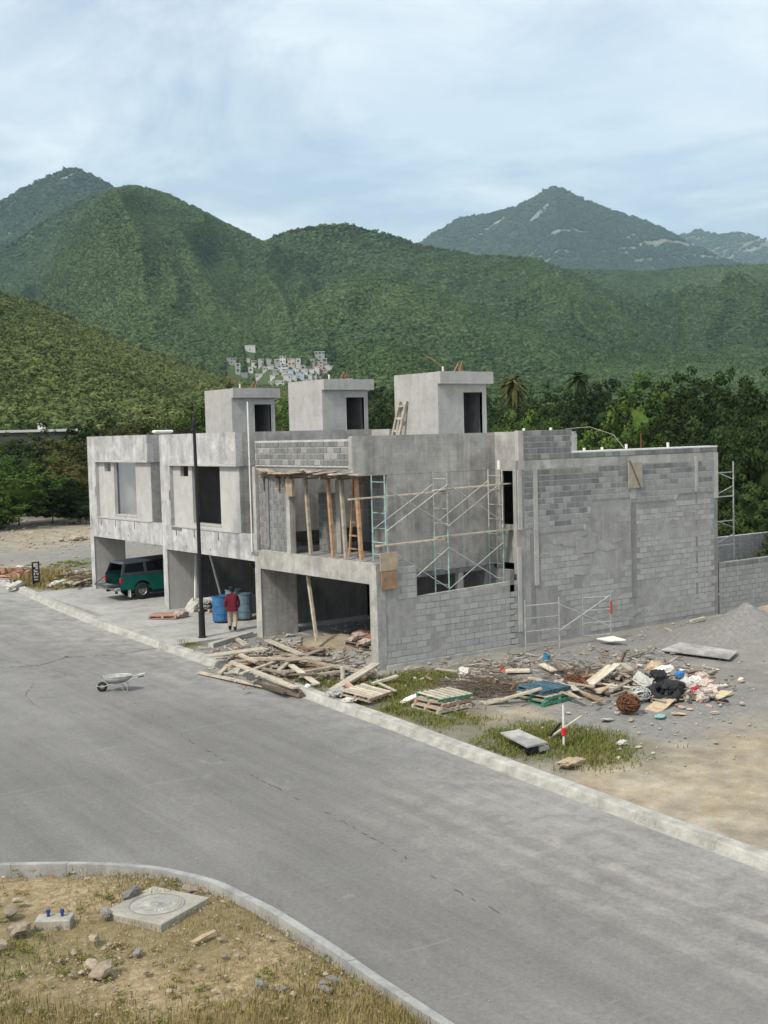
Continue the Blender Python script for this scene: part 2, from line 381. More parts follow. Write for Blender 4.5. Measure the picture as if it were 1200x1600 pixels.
def hills_h(az, r):
    base = 1.5+np.clip(r-150, 0, 700)*.008
    h = base
    for k in ridges.values(): h = np.maximum(h, k.h(az, r))
    return h
def polar_sheet(name, hf, az0, az1, na, rr, mat, rock=False):
    A, Rr = np.meshgrid(np.linspace(az0, az1, na), rr, indexing='ij'); H = hf(A, Rr)
    V = np.stack([CAM.x+Rr*np.cos(A), CAM.y+Rr*np.sin(A), H], -1).reshape(-1, 3)
    n1 = len(rr); i, j = np.meshgrid(np.arange(na-1), np.arange(n1-1), indexing='ij'); b = (i*n1+j).ravel()
    Fc = np.stack([b, b+1, b+n1+1, b+n1], -1)
    o = mobj(name, npmesh(name, V, Fc[:, ::-1].copy(), mat, True)); tag(o, kind='structure')
    if rock: at = o.data.attributes.new('rock', 'FLOAT', 'POINT'); at.data.foreach_set('value', rock_mask(A, Rr, H).astype(np.float32).ravel())
    return o
def rock_mask(az, r, h):                 # bare scree: patches drawn out downhill
    return np.clip((fbm(az*r/34+fbm(az*r/120, h/120, 2, 8)*2, h/240+r/900, 4, 5)-.665+np.clip((h-350)/3000, 0, .06))*16, 0, 1)
polar_sheet('hills', hills_h, AZ0, AZ1, 460, np.concatenate([np.linspace(150, 800, 90), np.geomspace(806, 3400, 150)]), M['hill_soil'])
peaks = {
 'peak_left': (Ridge([(-400,470),(-200,400),(-60,352),(0,318),(25,302),(50,290),(80,275),(100,268),(118,265),(140,272),(160,284),(180,296),(230,335),(300,400),(420,480)], 3000, 1900, 900, .0, .10, 71, .95, 350), AZ0, AZ1),
 'peak_right': (Ridge([(300,520),(450,460),(560,420),(610,398),(650,380),(690,360),(715,343),(760,336),(800,326),(835,311),(855,296),(868,291),(885,299),(915,315),(960,331),(1010,347),(1040,361),(1080,382),(1130,405),(1200,425),(1300,450),(1500,520)], 4600, 3000, 1500, .0, .10, 83, .95, 500), AZ0, AZ1),
 'peak_far': (Ridge([(900,470),(1000,402),(1040,380),(1070,366),(1090,360),(1115,367),(1140,366),(1160,364),(1185,371),(1210,375),(1300,382),(1450,400),(1700,440)], 6600, 5000, 1500, .0, .10, 91, .95, 600), AZ0, YAW),
}
for nm, (rd, a0, a1) in peaks.items():
    polar_sheet('mountain', lambda A, r, rd=rd: np.maximum(rd.h(A, r), -20), a0, a1, 380, np.concatenate([np.linspace(rd.foot, rd.D, 70), np.linspace(rd.D+30, rd.D+500, 8)]), M['peak'], True)

# --- woodland on the slopes: far-off wood that reads as one mass
def crown_cloud(nclump, nleaf, size, rad, flat=.75, seed=0, c0=.16, c1=.34):
    """leaf cards gathered in clumps through an uneven crown; returns V, quads"""
    q = np.random.default_rng(seed); d = q.normal(size=(nclump, 3)); d /= np.linalg.norm(d, axis=1)[:, None]
    rr = q.uniform(.35, 1.0, nclump)**.5; lob = 1+.28*np.sin(3*np.arctan2(d[:, 1], d[:, 0])+seed)+.18*q.normal(size=nclump)
    c = d*(rr*lob*rad)[:, None]; c[:, 2] *= flat
    cs = q.uniform(c0, c1, nclump)*rad
    k = nclump*nleaf; ci = np.repeat(np.arange(nclump), nleaf)
    e = q.normal(size=(k, 3)); e /= np.linalg.norm(e, axis=1)[:, None]; e *= (q.uniform(.3, 1, k)**.5*cs[ci])[:, None]; e[:, 2] *= .75
    P = c[ci]+e
    nrm = e/np.linalg.norm(e, axis=1)[:, None]*.7+d[ci]*.4+q.normal(size=(k, 3))*.55+np.array([0, 0, .35]); nrm /= np.linalg.norm(nrm, axis=1)[:, None]
    t = np.cross(nrm, q.normal(size=(k, 3))); t /= np.linalg.norm(t, axis=1)[:, None]; b = np.cross(nrm, t)
    s = (size*q.uniform(.6, 1.35, k))[:, None]
    V = np.stack([P-t*s-b*s*.55, P+t*s*.2-b*s*.7, P+t*s+b*s*.5, P-t*s*.3+b*s*.75], 1).reshape(-1, 3)
    Fc = np.arange(4*k).reshape(-1, 4); return V, Fc
def blob(rad, flat, seed, n=1):
    bm = bmesh.new(); bmesh.ops.create_icosphere(bm, subdivisions=n, radius=rad)
    q = random.Random(seed)
    for v in bm.verts: v.co *= q.uniform(.8, 1.15); v.co.z *= flat
    V = np.array([v.co[:] for v in bm.verts]); Fc = np.array([[v.index for v in f.verts] for f in bm.faces]); bm.free(); return V, Fc
def wood_protos(prefix, mat, n, size, nclump, nleaf, core=.72, sub=1):
    c = bpy.data.collections.new(prefix)
    for i in range(n):
        V, Fc = crown_cloud(nclump, nleaf, size, 1.0, .8, 100+i)
        V2, F2 = blob(core, .8, i, sub)
        F2 = np.concatenate([F2, F2[:, 2:3]], 1)
        me = npmesh(prefix, np.concatenate([V, V2]), np.concatenate([Fc, F2+len(V)]), mat)
        c.objects.link(bpy.data.objects.new(prefix, me))
    return c
def scatter(name, pts, scl, coll, label, cat):
    me = bpy.data.meshes.new(name); me.vertices.add(len(pts)); me.vertices.foreach_set('co', np.asarray(pts, np.float32).ravel())
    a = me.attributes.new('scl', 'FLOAT_VECTOR', 'POINT'); a.data.foreach_set('vector', np.asarray(scl, np.float32).ravel())
    rt = np.zeros((len(pts), 3), np.float32); rt[:, 2] = nrg.uniform(0, 6.28, len(pts)); rt[:, 0] = nrg.uniform(-.25, .25, len(pts))
    a = me.attributes.new('rt', 'FLOAT_VECTOR', 'POINT'); a.data.foreach_set('vector', rt.ravel())
    o = mobj(name, me); t = bpy.data.node_groups.new(name, 'GeometryNodeTree')
    t.interface.new_socket('Geometry', in_out='INPUT', socket_type='NodeSocketGeometry'); t.interface.new_socket('Geometry', in_out='OUTPUT', socket_type='NodeSocketGeometry')
    gi = t.nodes.new('NodeGroupInput'); go = t.nodes.new('NodeGroupOutput'); ip = t.nodes.new('GeometryNodeInstanceOnPoints'); ci = t.nodes.new('GeometryNodeCollectionInfo')
    ci.inputs[0].default_value = coll; ci.inputs['Separate Children'].default_value = True; ci.inputs['Reset Children'].default_value = True
    ip.inputs['Pick Instance'].default_value = True
    def na(nm):
        x = t.nodes.new('GeometryNodeInputNamedAttribute'); x.data_type = 'FLOAT_VECTOR'; x.inputs[0].default_value = nm; return x.outputs[0]
    er = t.nodes.new('FunctionNodeEulerToRotation'); t.links.new(na('rt'), er.inputs[0])
    t.links.new(gi.outputs[0], ip.inputs['Points']); t.links.new(ci.outputs[0], ip.inputs['Instance']); t.links.new(er.outputs[0], ip.inputs['Rotation']); t.links.new(na('scl'), ip.inputs['Scale'])
    t.links.new(ip.outputs[0], go.inputs[0])
    md = o.modifiers.new('scatter', 'NODES'); md.node_group = t
    return tag(o, label, cat, kind='stuff')
def wood_points(hf, az0, az1, r0, r1, n, size, seed, rpow=2.0, keep=None):
    q = np.random.default_rng(seed)
    az = q.uniform(az0, az1, n); u = q.uniform(0, 1, n); r = (r0**rpow+u*(r1**rpow-r0**rpow))**(1/rpow)
    # drop what the slopes hide: running maximum of the sight-line angle
    ga = np.linspace(az0, az1, 360); gr = np.concatenate([np.linspace(150, r1, 500)])
    A, Rr = np.meshgrid(ga, gr, indexing='ij'); E = (hf(A, Rr)-CAM.z)/Rr; E = np.maximum.accumulate(E, 1)
    h = hf(az, r); ia = np.clip(np.searchsorted(ga, az), 0, 359); ir = np.clip(np.searchsorted(gr, r)-1, 0, 499)
    vis = (h+size*1.3+6-CAM.z)/r > E[ia, ir]
    if keep is not None: vis &= keep(az, r, h)
    az, r, h = az[vis], r[vis], h[vis]
    s = size*q.uniform(.55, 1.25, len(r))
    pts = np.stack([CAM.x+r*np.cos(az), CAM.y+r*np.sin(az), h+s*.35], -1)
    scl = np.stack([s*q.uniform(.85, 1.2, len(r)), s*q.uniform(.85, 1.2, len(r)), s*q.uniform(.75, 1.1, len(r))], -1)
    return pts, scl
M0, M1 = YAW-math.radians(21), YAW+math.radians(21)
hillp = wood_protos('hill_tree', M['hill_leaf'], 5, .20, 20, 7, .9, 2)
nearp = wood_protos('near_hill_tree', M['near_hill_leaf'], 5, .15, 40, 14, .85, 2)
farp = wood_protos('far_tree', M['far_leaf'], 4, .3, 12, 5, .95, 2)
def on_hill(px, py):
    az, el = px_dir(px, py); rr = np.linspace(200, 2000, 1500); h = hills_h(np.full_like(rr, az), rr); e = (h-CAM.z)/rr
    i = int(np.argmax(e > el)) if (e > el).any() else 600
    return Vector((CAM.x+math.cos(az)*rr[i], CAM.y+math.sin(az)*rr[i], float(h[i]))), rr[i]
VH = [(362,566,14,9,'vgrey'),(372,578,8,16,'vgrey'),(391,546,16,9,'vwhite'),(397,571,8,9,'vwhite'),(408,568,9,10,'vgrey'),(392,580,7,8,'vwhite'),(405,590,11,6,'vwhite'),(424,574,8,4,'vwhite'),(433,569,8,9,'vgrey'),(442,565,9,12,'vwhite'),(440,578,13,9,'vwhite'),(455,568,11,12,'vtan'),
      (452,583,12,7,'vblue'),(462,582,9,9,'vwhite'),(449,592,12,8,'vwhite'),(470,589,11,9,'vblue'),(476,583,9,6,'vwhite'),(483,593,10,7,'vwhite'),(491,591,8,11,'vtan'),(500,558,15,12,'vgrey'),(498,572,13,9,'vtan'),(494,578,10,7,'vwhite'),(508,570,7,14,'vgrey'),(505,585,10,9,'vtan'),(520,581,15,7,'vwhite'),(514,590,11,6,'vgrey'),(437,600,14,5,'vwhite'),(388,565,5,5,'vtan'),(466,574,7,8,'vgrey'),(480,600,10,6,'vwhite'),(424,602,9,5,'vgrey'),(415,578,9,6,'vwhite'),(421,566,7,7,'vgrey'),(447,574,8,6,'vwhite'),(459,592,9,7,'vwhite'),(466,566,8,7,'vwhite'),(474,577,7,7,'vtan'),(487,584,8,8,'vwhite'),(488,567,7,7,'vgrey'),(500,593,9,6,'vwhite'),(511,577,8,7,'vwhite'),(432,583,9,6,'vgrey'),(426,592,8,5,'vwhite'),(444,586,8,6,'vtan'),(383,588,8,6,'vgrey'),(586,620,9,6,'vwhite'),(576,612,7,5,'vgrey')]
VH.sort()
vpos = []
for v_ in VH:
    q_, r_ = on_hill(v_[0], v_[1]+v_[3]*.5); vpos.append((math.atan2(q_.y-CAM.y, q_.x-CAM.x), r_, v_[2]/FPX/2))
def not_village(az, r, h):               # clearings in front of the village houses
    k = np.ones(len(az), bool)
    for a_, r_, w_ in vpos: k &= ~((np.abs(az-a_) < w_+2.2/r_) & (r > r_-42) & (r < r_+5))
    return k
p, s = wood_points(hills_h, M0, M1, 170, 620, 48000, 1.95, 1, 1.6, lambda a, r, h: not_village(a, r, h) & (a > px_dir(470, 600)[0])); scatter('near_slope_wood', p, s, nearp, 'pale green scrub wood on the low hillside behind the houses', 'wood')
p, s = wood_points(hills_h, M0, M1, 170, 620, 34000, 2.2, 8, 1.6, lambda a, r, h: not_village(a, r, h) & (a <= px_dir(470, 600)[0])); scatter('foot_slope_wood', p, s, hillp, 'dark green wood at the foot of the middle slopes', 'wood')
p, s = wood_points(hills_h, M0, M1, 600, 1300, 180000, 2.4, 2, 1.8, not_village); scatter('mid_slope_wood', p, s, hillp, 'dark green scrub wood covering the middle slopes', 'wood')
p, s = wood_points(hills_h, M0, M1, 1250, 2150, 190000, 3.2, 3, 1.8); scatter('high_slope_wood', p, s, hillp, 'dark green scrub wood on the high round ridges', 'wood')
def rocky(az, r, h): return rock_mask(az, r, h) < .5
for nm, n, sz, sd, a0, a1 in (('peak_left', 34000, 6.0, 4, M0+.25, M1), ('peak_right', 40000, 8.0, 5, M0, M1), ('peak_far', 16000, 10.0, 6, M0, YAW)):
    rd = peaks[nm][0]; p, s = wood_points(lambda A, r, rd=rd: np.maximum(rd.h(A, r), -20), a0, a1, rd.D*.82, rd.D+15, n, sz, sd, 1.0, rocky)
    scatter({'peak_left': 'left_peak_wood', 'peak_right': 'right_peak_wood', 'peak_far': 'far_peak_wood'}[nm], p, s, farp, {'peak_left': 'thin dark wood on the rocky peak at the left', 'peak_right': 'bluish wood on the pointed peak at the right', 'peak_far': 'bluish wood on the farthest ridge at the right edge'}[nm], 'wood')

# --- kerb lines (plan)
KF = [(60,-1.2),(30,-2.15),(26,-2.35),(19,-2.95),(13.6,-3.25),(5,-3.3),(0,-3.2),(-5.7,-3.35),(-10,-3.55),(-14,-3.7),(-17.5,-3.8),(-30,-4.2),(-60,-5.0)]   # far kerb face: (Y, X)
def xk(y): return float(np.interp(y, [k[0] for k in KF][::-1], [k[1] for k in KF][::-1]))
KN = [(-60,-8.1),(-40,-8.05),(-26,-7.95),(-21,-7.9),(-17.8,-8.0),(-16.2,-8.25),(-14.81,-8.79),(-13.41,-9.8),(-12.59,-10.71),(-12.06,-11.86),(-11.86,-13.65),(-11.88,-15.39),(-11.93,-16.89),(-11.95,-18.4),(-12.0,-22),(-12.1,-30),(-12.3,-60)]
def smooth_line(P, n):
    P = np.array(P, float); d = np.concatenate([[0], np.cumsum(np.linalg.norm(np.diff(P, axis=0), axis=1))]); t = np.linspace(0, d[-1], n)
    x = np.interp(t, d, P[:, 0]); y = np.interp(t, d, P[:, 1])
    for _ in range(2):
        x[1:-1] = (x[:-2]+2*x[1:-1]+x[2:])/4; y[1:-1] = (y[:-2]+2*y[1:-1]+y[2:])/4
    return np.stack([x, y], -1)
NK = smooth_line(KN, 420)
def in_island(X, Y):                     # true inside the near corner island
    xs = np.interp(Y, NK[::-1, 1], NK[::-1, 0])
    return (X < xs) & (Y < -8.0)
def ground_z(X, Y): return 0.026*np.clip(Y, -70, 75)-.1
gx = np.concatenate([[-9000,-4000,-1800,-700,-300,-140,-80,-50,-36], np.arange(-26, 26, .22), [30,36,45,60,90,160,300,700,1800,4000,9000]])
gy = np.concatenate([[-9000,-4000,-1800,-700,-300,-140,-80,-50,-36], np.arange(-24, 46, .25), [50,55,60,66,72,80,95,130,200,400,900,2000,4500,9000]])
GX, GY = np.meshgrid(gx, gy, indexing='ij')
XK = np.interp(GY, [k[0] for k in KF][::-1], [k[1] for k in KF][::-1])
isl = in_island(GX, GY)
road = (GX < XK+.15) & ~in_island(GX+.1, GY+.1) & (GX > -60)
GZ = ground_z(GX, GY)-.03+np.where(np.hypot(GX, GY) < 90, (fbm(GX*.9, GY*.9, 4, 2)-.5)*.07, 0)
XK = XK-.1; GZ = np.where((GX < XK+.5) & (GX > -60), GZ-.06, GZ); GZ = np.where(isl & ~in_island(GX+.45, GY+.45), GZ-.06, GZ); GZ = np.where(road, GZ-.45, GZ)
rfar = np.hypot(GX-CAM.x, GY-CAM.y); GZ = np.where(rfar > 400, GZ-.0, GZ)
# mounds on the lot (sand heap, dirt)
def mound(x, y, r, h, sx=1.0, sd=0):
    global GZ
    d = np.sqrt(((GX-x)/sx)**2+(GY-y)**2)/r; GZ = GZ+h*np.clip(1-d, 0, 1)**1.35*(1+.5*(fbm(GX*1.6, GY*1.6, 3, sd)-.5))
mound(12.9, -3.9, 3.2, 1.15, 1.0, 3); mound(16.5, -2.6, 2.6, .75, 1.2, 4); mound(1.6, 4.6, 1.7, .32, 1.0, 5); mound(3.0, -4.3, 3.0, .22, 1.6, 6); mound(5.2, -3.2, 2.2, .2, 1, 7)
V = np.stack([GX, GY, GZ], -1).reshape(-1, 3); n1 = len(gy); i, j = np.meshgrid(np.arange(len(gx)-1), np.arange(n1-1), indexing='ij'); b = (i*n1+j).ravel()
gme = npmesh('ground', V, np.stack([b, b+n1, b+n1+1, b+1], -1), [], True)
# what covers the earth: R grass, G sand, B gravel/cement dust
nz = fbm(GX*.45, GY*.45, 4, 12); nf = fbm(GX*1.7, GY*1.7, 3, 14)
def reg(x, y, rx, ry, rot=0.0):
    c, s_ = math.cos(rot), math.sin(rot); u = (GX-x)*c+(GY-y)*s_; w = -(GX-x)*s_+(GY-y)*c
    return np.clip(1.6-np.sqrt((u/rx)**2+(w/ry)**2)*1.1+(nz-.5)*1.1, 0, 1)
grass = np.maximum.reduce([reg(-2.0,-3.2,1.6,4.2), reg(-1.6,-9.2,1.5,2.3,.25)*1.0, reg(.3,-2.0,1.8,1.4)*.7, reg(-1.9,1.2,.9,1.7)*.7, reg(-1.2,26.5,2.2,3.0)*.75, reg(4,30,2.5,2.5)*.6, reg(-2.6,7.6,.5,.6)])
grass = np.maximum(grass, np.clip((rfar-92)/10, 0, 1)*.9)
grass = np.where(isl, np.clip((nz-.5)*2.6, 0, .5), grass)
sand = np.maximum.reduce([reg(.5,-14.5,4.5,3.6), reg(-1.9,-12.4,1.6,2.0), reg(4.5,-16,6,4), reg(-.6,-6.6,1.5,.8)*.8, reg(1.5,4.3,1.6,1.3), reg(14,50,14,7,.5)*.9, reg(-2,33,3,2), reg(17.5,-2.6,2.4,1.6)])
sand = np.where(isl, .8, np.clip(sand*.8-(nf-.5)*1.1*(sand > 0), 0, 1))
grav = np.maximum.reduce([reg(3,-8.6,4.2,2.2,.2), reg(12.2,-3.6,4.2,3.0), reg(8,-3,4,2.2), reg(6,12,8,12), reg(8,38,16,4.5,.5)])
grav = np.where(isl, 0, grav)
ca = gme.color_attributes.new('cover', 'FLOAT_COLOR', 'POINT')
ca.data.foreach_set('color', np.stack([np.clip(grass, 0, 1), np.clip(sand, 0, 1), np.clip(grav, 0, 1), np.where(isl, 1.0, 0.0)], -1).astype(np.float32).ravel())
t = NT('lot_earth'); p = t.pos(); a = t.n('ShaderNodeAttribute', attribute_name='cover'); sep = t.n('ShaderNodeSeparateColor'); t.l(a.outputs['Color'], sep.inputs[0])
n1_ = t.noise(p, 1.3, 7, .68); n2_ = t.noise(p, 7, 6, .7); n3_ = t.noise(p, 34, 3, .6)
base = t.ramp(n1_, [(.32, (.19,.175,.15)), (.52, (.28,.26,.23)), (.7, (.38,.355,.31))])
sandc = t.ramp(n1_, [(.32, (.31,.25,.16)), (.55, (.44,.37,.26)), (.7, (.55,.49,.38))])
sandc = t.mix(a.outputs['Alpha'], sandc, t.ramp(n2_, [(.32, (.20,.135,.06)), (.5, (.37,.265,.125)), (.66, (.56,.45,.28))]))
gravc = t.ramp(n2_, [(.3, (.20,.195,.18)), (.55, (.275,.268,.25)), (.72, (.36,.35,.33))])
grassc = t.ramp(n2_, [(.32, (.055,.065,.022)), (.5, (.115,.12,.045)), (.7, (.21,.185,.085))])
c = t.mix(sep.outputs[2], base, gravc); c = t.mix(sep.outputs[1], c, sandc)
gm = t.math('MULTIPLY', sep.outputs[0], t.ramp(n2_, [(.36, .35), (.56, 1.0)])); c = t.mix(gm, c, grassc)
c = t.mix(.55, c, t.ramp(n3_, [(.3, .5), (.7, 1.1)]), 'MULTIPLY')
M['earth'] = t.done(c, .97, t.math('ADD', n2_, t.math('MULTIPLY', n3_, .5)), .7, .05)
gme.materials.append(M['earth']); ground = tag(mobj('ground', gme), kind='structure')

# --- road sheet
def road_grid():
    ys = np.concatenate([[-60,-45,-32], np.arange(-24, 42, .5), [46, 52, 60]]); rows = []
    V = []; Fc = []
    nx = 46
    for y in ys:
        x1 = xk(y)
        x0 = float(np.interp(y, NK[::-1, 1], NK[::-1, 0]))+.02 if y < -8.0 else -60.0
        if y >= -8.0: xs = np.concatenate([np.linspace(-60, -18, 8), np.linspace(-17.2, x1, nx-8)])
        else: xs = np.concatenate([np.linspace(x0, x0+.6, 8), np.linspace(x0+.75, x1, nx-8)]) if x0 > -20 else np.concatenate([np.linspace(x0, -18, 8), np.linspace(-17.2, x1, nx-8)])
        for x in xs:
            cr = .05*math.sin(max(0, min(1, (x+12)/8.5))*PI); V.append((x, y, gz(0, y)-.17+cr))
    for i in range(len(ys)-1):
        for j in range(nx-1): b = i*nx+j; Fc.append((b, b+1, b+nx+1, b+nx))
    return V, Fc
V, Fc = road_grid()
t = NT('asphalt'); p = t.pos(); sx = t.n('ShaderNodeSeparateXYZ'); t.l(p, sx.inputs[0])
big = t.noise(p, .22, 6, .6, .5); med = t.noise(p, 1.6, 7, .7, .3); fine = t.noise(p, 38, 5, .75)
along = t.noise(t.map(p, (1.0, .10, 1), rot=(0, 0, -.03)), .9, 6, .62, .6)
c = t.ramp(t.math('ADD', t.math('MULTIPLY', big, .5), t.math('MULTIPLY', along, .5)), [(.34, g(.155,.03,-.05)), (.52, g(.20,.03,-.05)), (.68, g(.245,.03,-.06))])
# dust washed over the carriageway below the building site and along the far kerb
near_k = t.math('SUBTRACT', 1.0, t.math('MULTIPLY', t.math('ABSOLUTE', t.math('ADD', sx.outputs[0], 3.4)), .30), clamp=True)
far_y = t.n('ShaderNodeMapRange'); far_y.inputs[1].default_value = -4; far_y.inputs[2].default_value = 14; t.l(sx.outputs[1], far_y.inputs[0])
dust = t.math('MULTIPLY', t.math('ADD', t.math('MULTIPLY', near_k, .75), t.math('MULTIPLY', far_y.outputs[0], .55)), t.ramp(med, [(.33, .1), (.62, 1.0)]), clamp=True)
c = t.mix(dust, c, t.ramp(big, [(.3, (.30,.295,.275)), (.7, (.41,.40,.375))]))
# spilt cement and pale patches
sp_ = t.ramp(t.noise(t.map(p, loc=(4.2, 1.1, 0)), .5, 7, .72, 1.2), [(.60, 0.0), (.72, .7)]); c = t.mix(t.math('MULTIPLY', sp_, .4), c, (.40,.39,.37))
# dark patches and oil
dk = t.ramp(t.noise(t.map(p, (1, .5, 1), loc=(9.7, 3.3, 0)), .9, 5, .6, .6), [(.66, 0.0), (.76, .6)]); c = t.mix(t.math('MULTIPLY', dk, .35), c, (.075,.075,.078))
tr_ = t.n('ShaderNodeTexWave', wave_type='BANDS', bands_direction='X'); tr_.inputs['Scale'].default_value = .42; tr_.inputs['Distortion'].default_value = 2.5; tr_.inputs['Detail'].default_value = 3; tr_.inputs['Detail Scale'].default_value = .4; t.l(t.map(p, (1, .25, 1), rot=(0, 0, .1)), tr_.inputs[0])
nr = t.n('ShaderNodeMapRange'); nr.inputs[1].default_value = -7.5; nr.inputs[2].default_value = -12; t.l(sx.outputs[1], nr.inputs[0])
nk2 = t.math('SUBTRACT', 1.0, t.math('MULTIPLY', t.math('ABSOLUTE', t.math('ADD', sx.outputs[0], 5.9)), .27), clamp=True)
tk = t.math('MULTIPLY', t.math('MULTIPLY', nr.outputs[0], nk2), t.math('MULTIPLY', t.ramp(tr_.outputs[1], [(.35, .55), (.8, 1.0)]), t.ramp(med, [(.35, .15), (.6, 1.0)])), clamp=True)
c = t.mix(t.math('MULTIPLY', tk, .75), c, (.42,.395,.35))
gr = t.noise(p, 13, 4, .7); c = t.mix(.6, c, t.ramp(gr, [(.3, .72), (.7, 1.16)]), 'MULTIPLY')
wt_ = t.noise(t.map(p, (2.4, .055, 1), rot=(0, 0, -.04)), 1.0, 4, .6, .3); c = t.mix(.4, c, t.ramp(wt_, [(.36, .82), (.5, 1.0), (.64, 1.12)]), 'MULTIPLY')
spk = t.noise(p, 15, 2, .5); c = t.mix(t.math('MULTIPLY', t.ramp(spk, [(.70, 0.0), (.75, 1.0)]), .55), c, (.07,.068,.065))
scr = t.noise(t.map(p, (.5, 3.5, 1), rot=(0, 0, .9)), 1.1, 6, .7, .8); c = t.mix(t.math('MULTIPLY', t.ramp(scr, [(.60, 0.0), (.72, 1.0)]), .35), c, (.33,.325,.305))
c = t.mix(.55, c, t.ramp(fine, [(.28, .55), (.72, 1.12)]), 'MULTIPLY')
M['asphalt'] = t.done(c, .92, t.math('ADD', t.math('MULTIPLY', med, .5), fine), .35, .012)
roado = tag(mobj('road', npmesh('road', V, Fc, M['asphalt'], True)), kind='structure')

# --- kerbs
t = NT('kerb_concrete'); p = t.pos(); a_ = t.noise(p, 2.2, 7, .68); b_ = t.noise(p, 26, 4, .6)
c = t.ramp(a_, [(.3, (.26,.25,.22)), (.5, (.40,.39,.35)), (.7, (.54,.53,.485))]); c = t.mix(.4, c, t.ramp(b_, [(.3, .6), (.7, 1.0)]), 'MULTIPLY')
M['kerb'] = t.done(c, .92, b_, .4, .015)
M['kerb_paint'] = plaster('kerb_weathered', g(.26,.0,-.04), g(.35,.0,-.05), g(.46,.0,-.07), 61, .2, 2.5)
def kerb(name, line, side, width, mat, seg=2.0, gut=.22, rise=.185):
    """swept kerb in cast lengths; side=+1: lot lies left of the line direction"""
    par = bpy.data.objects.new(name, None); col.objects.link(par); tag(par, kind='structure')
    L = np.array(line); d = np.gradient(L, axis=0); d /= np.linalg.norm(d, axis=1)[:, None]; nrm = np.stack([-d[:, 1], d[:, 0]], -1)*side
    s = np.concatenate([[0], np.cumsum(np.linalg.norm(np.diff(L, axis=0), axis=1))])
    k = 0
    while k*seg < s[-1]-.2:
        tt = np.linspace(k*seg+.003, min((k+1)*seg-.003, s[-1]), 5)
        pr = []
        jit = rng.uniform(-.004, .004)
        for q in tt:
            x, y = np.interp(q, s, L[:, 0]), np.interp(q, s, L[:, 1]); nx, ny = np.interp(q, s, nrm[:, 0]), np.interp(q, s, nrm[:, 1])
            zr = gz(0, y)-.17
            for o_, z in ((-gut, zr-.08), (-gut, zr+.012), (-.03, zr+.02+jit*.3), (.02, zr+rise-.03+jit), (.06, zr+rise+jit), (width, zr+rise+.01+jit), (width, zr-.1)):
                pr.append((x+nx*o_, y+ny*o_, z))
        m = 7; fs = [(i*m+j, i*m+j+1, (i+1)*m+j+1, (i+1)*m+j) for i in range(4) for j in range(m-1)]
        fs += [tuple(range(m)), tuple(range(5*m-1, 4*m-1, -1))]
        if side > 0: fs = [f[::-1] for f in fs]
        mb = MB(); mb.add(pr, fs); mb.build('kerb_stone', mat, par); k += 1
    return par
yy = np.linspace(50, -28, 200); kerb('far_kerb', [(xk(y)-.1, y) for y in yy], 1, .30, M['kerb'], 2.0, .14)
vis = NK[(NK[:, 0] > -24) & (NK[:, 1] > -27)]; kerb('near_kerb', vis[::-1], 1, .22, M['kerb_paint'], 1.0, .04)
# --- pavement in front of the garages
mb = MB()
def slab(x0, x1, y0, y1, dz=.02, th=.12):
    z0, z1 = gz(0, y0), gz(0, y1)
    mb.add([(x0,y0,z0+dz-th),(x1,y0,z0+dz-th),(x1,y1,z1+dz-th),(x0,y1,z1+dz-th),(x0,y0,z0+dz),(x1,y0,z0+dz),(x1,y1,z1+dz),(x0,y1,z1+dz)],
           [(0,3,2,1),(4,5,6,7),(0,1,5,4),(1,2,6,5),(2,3,7,6),(3,0,4,7)])
drive = bpy.data.objects.new('driveway', None); col.objects.link(drive); tag(drive, kind='structure')
t = NT('driveway_concrete'); p = t.pos(); a_ = t.noise(p, .8, 7, .66, .4); m_ = t.noise(p, 4, 6, .7); b_ = t.noise(p, 40, 4, .6)
c = t.ramp(t.math('ADD', t.math('MULTIPLY', a_, .6), t.math('MULTIPLY', m_, .4)), [(.34, (.27,.265,.245)), (.5, (.39,.385,.36)), (.66, (.50,.49,.46))]); c = t.mix(.35, c, t.ramp(b_, [(.3, .6), (.7, 1.05)]), 'MULTIPLY')
M['drive'] = t.done(c, .95, t.math('ADD', m_, b_), .5, .03)
for (y0, y1) in ((7.62, 11.2), (11.22, 14.8), (14.82, 18.5), (18.52, 22.6)):
    for (x0, x1) in ((-3.2 if y0 < 12 else -2.6, .3), (.32, 5.4)):
        mb = MB(); slab(x0, x1, y0, y1, .03); mb.build('paving_slab', M['drive'], drive)
mb = MB(); slab(.15, 1.6, .3, 7.0, -.02); mb.build('paving_slab', M['drive'], drive); mb = MB(); slab(1.62, 5.45, .2, 8.4, -.02); mb.build('paving_slab', M['plaster_dark'], drive)  # inner garage floor coloured dark to stand in for interior shade
